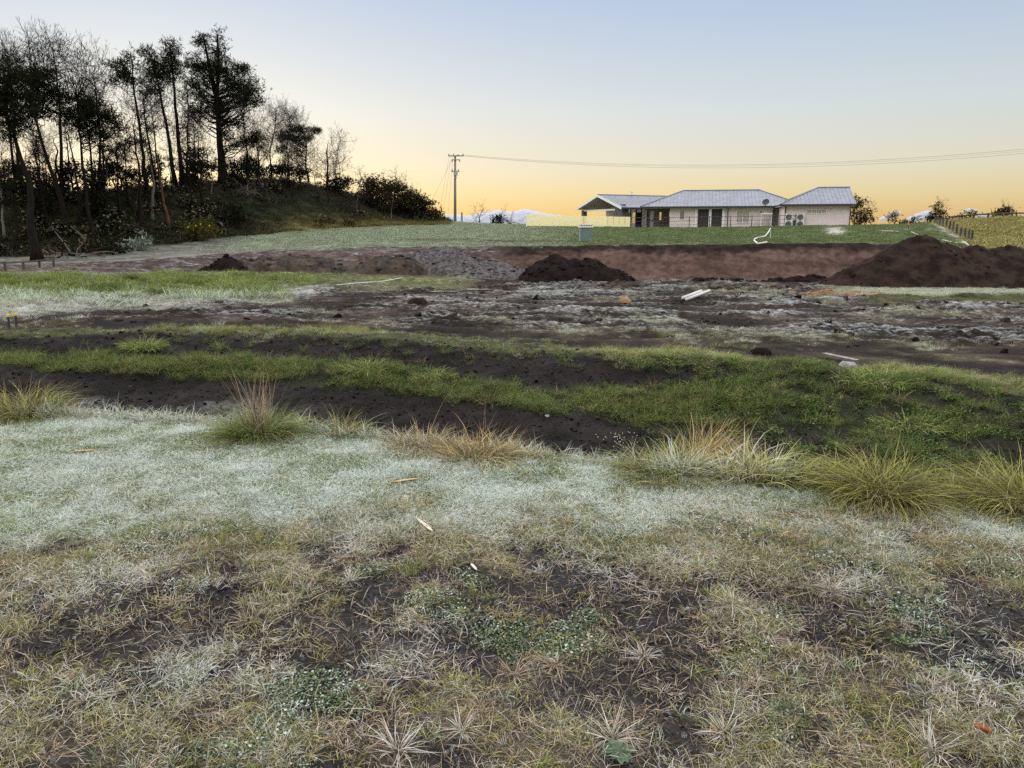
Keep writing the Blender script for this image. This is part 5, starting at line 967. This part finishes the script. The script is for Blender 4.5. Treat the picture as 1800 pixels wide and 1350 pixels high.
tussock('tall straw tussock leaning to the right above the ditch', 1235, 836, .34, .46, YG, (.36, .30, .12), 560, 900, .54, head=.5, seed=1070, dry_col=(.36, .27, .12), stalks=6, stalk_h=.5)
tussock('low grassy hump between the leaning straw and the big mound', 1395, 850, .12, .66, YG, YT, 420, 60, .14, seed=1080, stalks=10, stalk_h=.2)
tussock('big domed tussock of drooping yellow green blades', 1550, 876, .31, .54, YG, YT, 1500, 160, .32, seed=1090, droop=1.3)
tussock('low grassy hump right of the big dome', 1690, 872, .13, .5, YG, YT, 380, 60, .14, seed=1100)
tussock('large tussock cut off by the right picture edge', 1800, 897, .32, .58, YG, YT, 1400, 120, .34, seed=1110, droop=1.2)
for i, (px, py, lb) in enumerate([(118, 705, 'single dry stalk left of the wet ditch floor'), (232, 718, 'tall single dry stalk at the left ditch edge'), (1240, 700, 'dry arching stalk on the far ditch slope'), (640, 640, 'withered brown tuft on the left ditch bank')]):
    tussock(lb, px, py + 14, .08, .10, (.20, .18, .08), (.30, .24, .13), 40, 12, .14, seed=1200 + i, stalks=3, stalk_h=.30, name='dry_stalk', group='dry stalks by the ditch')
for i, (px, py, h, w, lb) in enumerate([(250, 612, .22, .6, 'bright green tuft on the ditch rim near the left'), (650, 650, .22, .8, 'long haired grass tuft on the ledge left of centre'), (760, 660, .16, .7, 'frosty trailing grass tuft on the ledge'), (1185, 628, .12, 1.6, 'bright yellow green grass strip on the rim right of centre'), (1255, 628, .10, 1.2, 'short bright grass tuft on the rim beside the strip'), (1540, 668, .16, 1.2, 'dense green tuft at the top of the right slope'), (1600, 745, .14, .9, 'grass shelf halfway down the right slope')]):
    tussock(lb, px, py, h, w, (.13, .19, .045), (.26, .30, .09), 420, 50, h, seed=1300 + i, name='grass_tuft', group='grass tufts on the far bank', frost=.02, bw=.007)
# frost-tipped star tufts lying on the near soil
stars = [(700, 1322, .15, 'frosted star shaped tuft near the bottom edge left of centre'), (812, 1284, .12, 'frosted tuft right of the bottom left star'), (905, 1188, .11, 'dry pinkish tuft on the bare patch in the centre'), (972, 1172, .09, 'small dry tuft right of the pinkish one on the bare patch'), (1075, 1300, .13, 'white frosted tuft above the rosette weed'), (1275, 1292, .12, 'dry fan tuft in the lower right foreground'), (1640, 1322, .14, 'big frosted tuft in the bottom right corner'), (1040, 1140, .09, 'spiky dry tuft at the right end of the bare patch'),
         (615, 1022, .10, 'white frosted tuft left of the green weed mat'), (720, 1012, .06, 'bright green sprig beside the white tuft'), (1130, 1155, .09, 'frosted tuft right of the bare patch'), (435, 1095, .13, 'withered star tuft on the soil left of centre'), (1290, 1065, .14, 'frosted star tuft in the right middle foreground'), (1460, 1040, .12, 'frosted spiky tuft below the mown strip on the right')]
for i, (px, py, h, lb) in enumerate(stars):
    b = hit(px, py); t = thing('dry_tuft', lb, 'grass tuft', b, 'single tufts on the foreground soil'); g_ = i == 9
    me = BL().add(70, h * .8, .0030, .95 if not g_ else .5, .35, .018, 1400 + i, seg=4, lvar=.45, outward=.95).mesh('blades'); paint(me, (.34, .26, .19) if not g_ else (.16, .22, .05), .02 if i in (2, 3, 7, 11) else (.05 if g_ else .5), 1400 + i, .25); link('blades', me, M_TUSS, t)
# rosette weed, dead leaf, chips of wood
b = hit(1085, 1328); t = thing('rosette_weed', 'green leafy rosette weed at the bottom edge', 'weed', b); rr = np.random.default_rng(4)
M_WEED = mat_plain('weed_leaf', (.03, .06, .018), .6, .3, 40, frost=.06)
for k in range(13):
    az = k * 2.4; l = .055 * rr.uniform(.7, 1.15); d = np.array([math.cos(az), math.sin(az), 0]); s_ = np.array([-d[1], d[0], 0]); V = []; Q = []
    for j, (u_, w_) in enumerate(((0, .003), (.3, .008), (.6, .012), (.85, .009), (1, .001))):
        c = b + d * l * u_ + np.array([0, 0, .012 + l * (.5 * u_ - .45 * u_ * u_)]); V += [c - s_ * w_, c - [0, 0, .004 * (w_ > .002)], c + s_ * w_]
        if j: o_ = 3 * (j - 1); Q += [[o_, o_ + 3, o_ + 4, o_ + 1], [o_ + 1, o_ + 4, o_ + 5, o_ + 2]]
    MB().add(V, Q).build('leaf', M_WEED, t, True)
def curl(label, name, px0, py0, px1, py1, w, mat, cat, lift=.012, curve=.012):
    a, b = hit(px0, py0), hit(px1, py1); d = b - a; l = np.linalg.norm(d); d /= l; s_ = np.cross(d, [0, 0, 1]); s_ /= np.linalg.norm(s_); V = []; Q = []
    for j in range(7):
        u_ = j / 6; ww = w * (1 - (2 * u_ - 1) ** 4 * .7); c = a + d * l * u_ + np.array([0, 0, lift + .3 * curve * math.sin(3 * u_)])
        V += [c - s_ * ww + [0, 0, curve], c - [0, 0, .003], c + s_ * ww + [0, 0, curve], c + s_ * ww + [0, 0, curve + .003], c + [0, 0, .002], c - s_ * ww + [0, 0, curve + .003]]
        if j:
            o_ = 6 * (j - 1)
            for q in range(6): Q.append([o_ + q, o_ + (q + 1) % 6, o_ + 6 + (q + 1) % 6, o_ + 6 + q])
    Q += [[0, 1, 4, 5], [1, 2, 3, 4], [36 + 5, 36 + 4, 36 + 1, 36], [36 + 4, 36 + 3, 36 + 2, 36 + 1]]
    tag(MB().add(V, Q).build(name, mat), label, cat)
M_LEAF = mat_plain('dead_leaf', (.30, .10, .035), .7, .3, 30); M_CHIP = mat_plain('pale_wood', (.62, .54, .42), .8, .15, 20, stretch=(1, 1, 1)); M_STRAW = mat_plain('straw_leaf', (.50, .36, .20), .8, .2, 20)
curl('curled orange dead leaf in the lower right foreground', 'dead_leaf', 1708, 1285, 1742, 1298, .010, M_LEAF, 'leaf'); curl('pale stick lying at the edge of the mown strip', 'wood_stick', 733, 916, 760, 938, .010, M_CHIP, 'stick', .012, .002); curl('small pale chip of wood on the soil below the stick', 'wood_chip', 828, 995, 838, 1006, .007, M_CHIP, 'stick', .01, .001)
curl('straw coloured leaf blade on the frosted lawn in the middle', 'straw_leaf', 688, 855, 738, 848, .010, M_STRAW, 'leaf', .02, .006); curl('straw coloured leaf blade on the frosted lawn at the left', 'straw_leaf', 130, 800, 168, 798, .012, M_STRAW, 'leaf', .02, .006)
# dried flower stems with pale seed heads
b = hit(1105, 812); t = thing('dried_weed', 'dried weed with pale fluffy seed heads at the ditch edge', 'weed', b); S = []; rr = np.random.default_rng(9); heads = []
for k in range(16):
    e = b + np.array([rr.normal(-.02, .13), rr.normal(.03, .08), rr.uniform(.10, .30)]); m = (b + e) / 2 + rr.normal(0, .015, 3); S += [[*(b + rr.normal(0, .015, 3) * [1, 1, 0]), *m, .0022, .0018], [*m, *e, .0018, .0012]]
    for q in range(3): f = e + np.array([*rr.normal(0, .03, 2), rr.uniform(.0, .05)]); S.append([*e, *f, .0012, .0008]); heads.append(f)
seg_part(t, S, 'stems', M_TWIG); M_SEED = mat_plain('seed_fluff', (.66, .60, .52), .9, .1, 60)
for f in heads:
    v = np.array([[0, 0, 1], [.9, 0, .1], [-.45, .78, .1], [-.45, -.78, .1], [.5, .3, -.7], [-.6, 0, -.7]]) * .0065; MB().add(f + v, None, [[0, 1, 2], [0, 2, 3], [0, 3, 1], [1, 4, 2], [2, 5, 3], [3, 4, 1], [2, 4, 5], [3, 5, 4]]).build('seed_head', M_SEED, t)

# ------------------------------------------------------------------ site clutter
def pipe(label, name, pix, rad, mat=M_PVC, cat='pipe', lift=0.0, n=8, closed=True):
    k = []
    for (px, py, *h) in pix: p = hit(px, py); k.append(p + [0, 0, rad * .8 + lift + (h[0] if h else 0)])
    k = np.array(k); q = np.linspace(0, len(k) - 1, max(4, 6 * (len(k) - 1))); p = np.stack([np.interp(q, np.arange(len(k)), k[:, j]) for j in range(3)], -1)
    if len(k) > 2:
        for _ in range(2): p[1:-1] = (p[:-2] + 2 * p[1:-1] + p[2:]) / 4
    return tag(MB().tube(p, rad, n).build(name, mat, None, True), label, cat)
pipe('white bent pipe lying down the lawn before the house', 'plastic_pipe', [(1354, 403), (1351, 409), (1345, 417), (1328, 420), (1325, 424), (1332, 430)], .055); pipe('short white pipe end at the foot of the bent pipe', 'plastic_pipe', [(1332, 430), (1348, 427)], .05)
a, b2 = hit(1200, 529), hit(1232, 524); tag(MB().tube([a + [0, 0, .08], P(1233, 512, a[1] + .9)], .065, 10).build('plastic_pipe', M_PVC, None, True), 'upper of two white pipes propped on the soil mound', 'pipe'); a = hit(1206, 531); tag(MB().tube([a + [0, 0, .07], P(1247, 511, a[1] + 1.0)], .05, 10).build('plastic_pipe', M_PVC, None, True), 'lower of two white pipes propped on the soil mound', 'pipe')
pipe('thin pale hose lying across the grass left of the puddle', 'hose', [(592, 502), (640, 498), (668, 496), (705, 490)], .020, cat='hose'); pipe('white edging pipe at the foot of the post fence', 'plastic_pipe', [(1678, 428), (1700, 429)], .06); pipe('white pipe slanting across the fence foot', 'plastic_pipe', [(1693, 425), (1702, 433)], .06); pipe('white pipe lying on the green strip beside the fence', 'plastic_pipe', [(1656, 423), (1672, 426)], .05); pipe('white pipe on the lawn left of the orange peg', 'plastic_pipe', [(1550, 407), (1580, 408)], .05); pipe('white pipe running down from the orange peg', 'plastic_pipe', [(1602, 409), (1614, 414)], .05)
M_PLANK = mat_plain('frosted_plank', (.12, .10, .09), .9, .3, 12, frost=.22); a, b2 = hit(1448, 629), hit(1506, 640); d = b2 - a; an = math.atan2(d[1], d[0]); tag(MB().box((a + b2) / 2 + [0, 0, .05], (np.linalg.norm(d), .10, .035), an).build('timber_plank', M_PLANK), 'frosted plank lying on the ditch rim', 'plank'); a = hit(1490, 645); rr = np.random.default_rng(2)
def rock(label, px, py, s, mat, seed, name='rock', cat='rock', sq=.6):
    r = np.random.default_rng(seed); b = hit(px, py); th = np.linspace(0, 2 * math.pi, 11)[:-1]; V = [b + [0, 0, s * sq]]; T = []; Q = []
    for k, (q, z) in enumerate(((.55, .9), (.95, .45), (1.0, -.1))):
        for a_ in th: V.append(b + np.array([math.cos(a_) * s * q * r.uniform(.8, 1.2), math.sin(a_) * s * q * r.uniform(.8, 1.2), s * sq * z * r.uniform(.85, 1.15)]))
    T = [[0, 1 + i, 1 + (i + 1) % 10] for i in range(10)]
    for k in (0, 1): Q += [[1 + 10 * k + i, 11 + 10 * k + i, 11 + 10 * k + (i + 1) % 10, 1 + 10 * k + (i + 1) % 10] for i in range(10)]
    tag(MB().add(V, Q, T).build(name, mat, None, True), label, cat)
rock('grey stone under the frosted plank', 1490, 646, .13, M_PLANK, 5); rock('reddish lump of earth alone on the muddy field', 1098, 531, .22, M_ORNG, 6, 'earth_clod', 'clod'); rock('pale round stone on the dark ditch floor', 962, 732, .035, M_CONC, 7, 'stone', 'stone'); rock('black clod on the ditch rim right of centre', 1338, 622, .16, M_DIRT, 8, 'earth_clod', 'clod'); rock('tall dark clod on the left of the muddy field', 735, 535, .28, M_DIRTB, 9, 'earth_clod', 'clod'); rock('frosted lump in the middle of the muddy field', 1030, 568, .20, M_FSUB, 10, 'earth_clod', 'clod')
# two stub posts with yellow caps
M_YCAP = mat_plain('yellow_cap', (.60, .42, .03), .5, .05)
for px, py, tp, lb in ((16, 577, 553, 'left stub post with a yellow cap by the frosted grass'), (29, 575, 551, 'right stub post with a yellow cap by the frosted grass')):
    b = hit(px, py); top = P(px - 2, tp, b[1]); t = thing('marker_post', lb, 'post', b, 'yellow capped stub posts'); MB().tube([b - [0, 0, .05], top - [0, 0, .035]], .022, 8).build('post', M_DKM, t); MB().tube([top - [0, 0, .04], top, top + [0, 0, .008]], [.027, .027, .018], 8).build('cap', M_YCAP, t)
b = hit(1597, 403); t = thing('marker_peg', 'orange tipped survey peg on the lawn', 'peg', b); top = P(1597, 387, b[1]); MB().tube([b - [0, 0, .1], b + (top - b) * .45], .035, 6).build('peg', M_WOOD, t); MB().tube([b + (top - b) * .45, top], .05, 6).build('tip', mat_plain('orange_paint', (.75, .16, .06), .6, .1), t)
b = hit(1354, 420); tag(MB().tube([b - [0, 0, .1], b + [0, 0, .55]], .02, 5).build('marker_stake', M_CHIP), 'thin timber stake beside the bent pipe', 'stake')
# green ribbed cabinet with white slotted lid
M_CAB = mat_plain('green_ribbed_steel', (.17, .235, .215), .5, .1, 3); b = hit(1030, 425); k_ = b[1] / FPX; t = thing('utility_cabinet', 'green ribbed cabinet with a white slotted lid on the lawn', 'cabinet', b); w, h = 20.5 * k_, 25 * k_
MB().box(b + [0, .35, h / 2 - .1], (w, .7, h + .1)).build('body', M_CAB, t); rb = MB()
for i in range(12): rb.box(b + [-w / 2 + (i + .5) * w / 12, -.012, h / 2 - .02], (w / 26, .03, h - .1))
rb.build('ribs', M_CAB, t); lid = MB().box(b + [0, .35, h + .01], (w + .14, .86, .07)).build('lid', M_TRIM, t); MB().box(b + [0, .35, h + .075], (w + .02, .74, .06)).build('vent_core', M_VOID, lid)
for i in range(8): MB().box(b + [-(w + .1) / 2 + (i + .5) * (w + .1) / 8, .35, h + .08], (w / 14, .80, .07)).build('vent_bar', M_TRIM, lid)
MB().box(b + [0, .35, h + .14], (w + .14, .86, .05)).build('vent_top', M_TRIM, lid)
# post fence down the paddock edge, rail fence on the ridge, low fence at the left
posts = [(1708, 424), (1702, 424), (1695, 422), (1688, 417), (1681, 412), (1675, 407), (1669, 404), (1663, 400.5), (1657, 398), (1652, 396), (1647, 394), (1643, 393)]
pp = [hit(*q) for q in posts]; t = thing('post_fence', 'dark post fence running down the paddock edge', 'fence', pp[0])
for k, p in enumerate(pp): MB().tube([p - [0, 0, .2], p + [0, 0, .82 + .05 * (k % 3)]], .085, 7).build('post', M_WOOD, t)
for dz in (.25, .5, .74):
    for k in range(len(pp) - 1): MB().tube([pp[k] + [0, 0, dz], pp[k + 1] + [0, 0, dz]], .008, 3).build('wire', M_DKM, t)
rl_ = [P(px, 388, 93) for px in (1668, 1690, 1711, 1736, 1760, 1785, 1812)]; t = thing('rail_fence', 'post and rail fence along the paddock ridge', 'fence', (*rl_[0][:2], gz(*rl_[0][:2]))); tops = []
for p in rl_: z = gz(p[0], p[1]); MB().box((p[0], p[1], z + .2), (.16, .14, .9)).build('post', M_WOOD, t); tops.append(np.array([p[0], p[1] - .08, z + .52]))
for k in range(len(tops) - 1): d = tops[k + 1] - tops[k]; M = MB().tube([tops[k], tops[k + 1]], .085, 4); M.build('rail', M_WOOD, t)
lf = [hit(px, py) for px, py in ((-30, 478), (10, 477), (42, 474), (70, 471), (95, 469))]; t = thing('low_fence', 'low dark rail fence at the left below the wood', 'fence', lf[0])
for k, p in enumerate(lf): MB().box(p + [0, 0, .18], (.09, .09, .55)).build('post', M_WOOD, t)
for k in range(4): MB().tube([lf[k] + [0, 0, .40], lf[k + 1] + [0, 0, .40]], .04, 5).build('rail', M_WOOD, t)
# brush pile at the hill foot
rr = np.random.default_rng(21); b = hit(128, 452); t = thing('brush_pile', 'pile of cut branches at the foot of the wooded hill', 'brush pile', b)
for k in range(34):
    x = b[0] + rr.normal(0, 1.5); y = b[1] + rr.normal(0, .5); z = gz(x, y) + rr.uniform(.03, .35); az = rr.uniform(0, 6.28); el = rr.uniform(-.1, .45) if k < 28 else rr.uniform(.7, 1.2); l = rr.uniform(.7, 1.9); d = np.array([math.cos(az) * math.cos(el), math.sin(az) * math.cos(el) * .5, math.sin(el)])
    MB().tube([[x, y, z], np.array([x, y, z]) + d * l * .5 + rr.normal(0, .06, 3), np.array([x, y, z]) + d * l], [.05, .04, .02], 5).build('branch', M_RED if k % 3 == 0 else M_PALEB if k % 3 == 1 else M_BARK, t)
for i, pix in enumerate(([(130, 408), (155, 430), (162, 442)], [(140, 436), (152, 445)], [(200, 433), (222, 438)])):
    p = [hit(*q) + [0, 0, .25] for q in pix]; tag(MB().tube(p, [.07] * (len(p) - 1) + [.03], 6).build('fallen_branch', M_PALEB), ('long pale fallen branch above the brush pile', 'short pale fallen branch beside the brush pile', 'pale fallen branch right of the brush pile')[i], 'branch')
# puddle
M_WATER, t_, N_ = new_mat('puddle_water'); bs = N_('BsdfPrincipled'); bs.inputs['Base Color'].default_value = (.05, .05, .055, 1); bs.inputs['Roughness'].default_value = .06; bs.inputs['Specular IOR Level'].default_value = .7; t_.links.new(bs.outputs[0], N_('OutputMaterial').inputs[0])
def puddle(name, px, py, rx, ry, seed, dz=.03):
    c = hit(px, py); a = np.linspace(0, 2 * math.pi, 41)[:-1]; f = 1 + .3 * fbm(np.cos(a) * 1.5 + seed, np.sin(a) * 1.5, 3, seed); xs, ys = c[0] + rx * f * np.cos(a), c[1] + ry * f * np.sin(a); z = float(np.median(ground(xs, ys)[0])) + dz
    V = [[c[0], c[1], z]] + [[x, y, z] for x, y in zip(xs, ys)]; tag(MB().add(V, None, [[0, i + 1, (i + 1) % 40 + 1] for i in range(40)]).build(name, M_WATER), kind='structure')
puddle('puddle_water', 826, 510, 1.1, .55, 3, .045); puddle('puddle_water', 772, 514, .8, .40, 4, .045)
# low bank of cloud on the horizon
M_CLOUD, t_, N_ = new_mat('cloud_white'); d_ = N_('BsdfDiffuse'); d_.inputs[0].default_value = (.70, .72, .82, 1); tr_ = N_('BsdfTranslucent'); tr_.inputs[0].default_value = (.82, .84, .90, 1); mx_ = N_('MixShader'); mx_.inputs[0].default_value = .5; t_.links.new(d_.outputs[0], mx_.inputs[1]); t_.links.new(tr_.outputs[0], mx_.inputs[2]); t_.links.new(mx_.outputs[0], N_('OutputMaterial').inputs[0])
def cloud(label, outline, base, Y, seed, lump=5.0):
    o = np.array(outline, float); k = Y / FPX; nx, ny = 140, 26; px = np.linspace(o[0, 0], o[-1, 0], nx); sp_ = lump * 2.2
    base = np.interp(px, o[:, 0], o[:, 2]) if o.shape[1] > 2 else base
    top = np.interp(px, o[:, 0], o[:, 1]) + .35 * lump * ridged(px / sp_, px * 0 + seed, 3, seed) - .2 * lump; v = np.linspace(0, 1, ny)[:, None]
    endf = np.clip(np.minimum(px - px[0], px[-1] - px) / (2.0 * lump), 0, 1) ** .5; hh = np.maximum(base - top, .5) * endf + .05
    bul = np.sqrt(np.clip(1 - v ** 2.2, 0, 1)) * endf * lump * 2.5 * (1 + .35 * fbm(px[None] / (1.6 * lump) + 0 * v, v * hh / (1.2 * lump), 4, seed + 3))
    F = P(np.broadcast_to(px, (ny, nx)), base - v * hh, Y - bul * k); B = P(np.broadcast_to(px, (ny, nx)), base - v * hh, Y + bul * k + 1.0)
    i = np.arange(ny - 1)[:, None] * nx; j = np.arange(nx - 1)[None]; Q = np.stack([i + j, i + j + 1, i + nx + j + 1, i + nx + j], -1).reshape(-1, 4); n = nx * ny
    a = (ny - 1) * nx + np.arange(nx - 1); Q = np.concatenate([Q, Q[:, ::-1] + n, np.stack([a, a + 1, a + 1 + n, a + n], -1)])
    tag(MB().add(np.concatenate([F.reshape(-1, 3), B.reshape(-1, 3)]), Q).build('cloud', M_CLOUD, None, True), label, 'cloud', 'low clouds on the horizon')
cloud('long low cloud bank behind the palm on the horizon', [(765, 392), (782, 378), (800, 376), (820, 380), (845, 374), (862, 372), (876, 369), (900, 373), (922, 367), (945, 373), (970, 377), (995, 380), (1020, 384), (1075, 388)], 404, 5200, 1, 6.0)
cloud('small streak of cloud right of the house over the skyline bushes', [(1545, 384, 389), (1560, 378, 386), (1575, 372, 380), (1584, 370, 373)], 394, 5200, 2, 1.4); cloud('bright slanting cloud left of the conifer', [(1588, 387, 393), (1605, 378, 391), (1625, 371, 387), (1641, 368, 378)], 394, 5200, 3, 1.6); cloud('thin cloud between the conifer and the right edge bush', [(1690, 370, 373), (1705, 366, 372), (1720, 369, 371)], 373, 5200, 4, 1.0); cloud('faint cloud above the rail fence', [(1716, 378, 381), (1730, 375, 381), (1742, 377, 379)], 384, 5200, 5, 1.0)
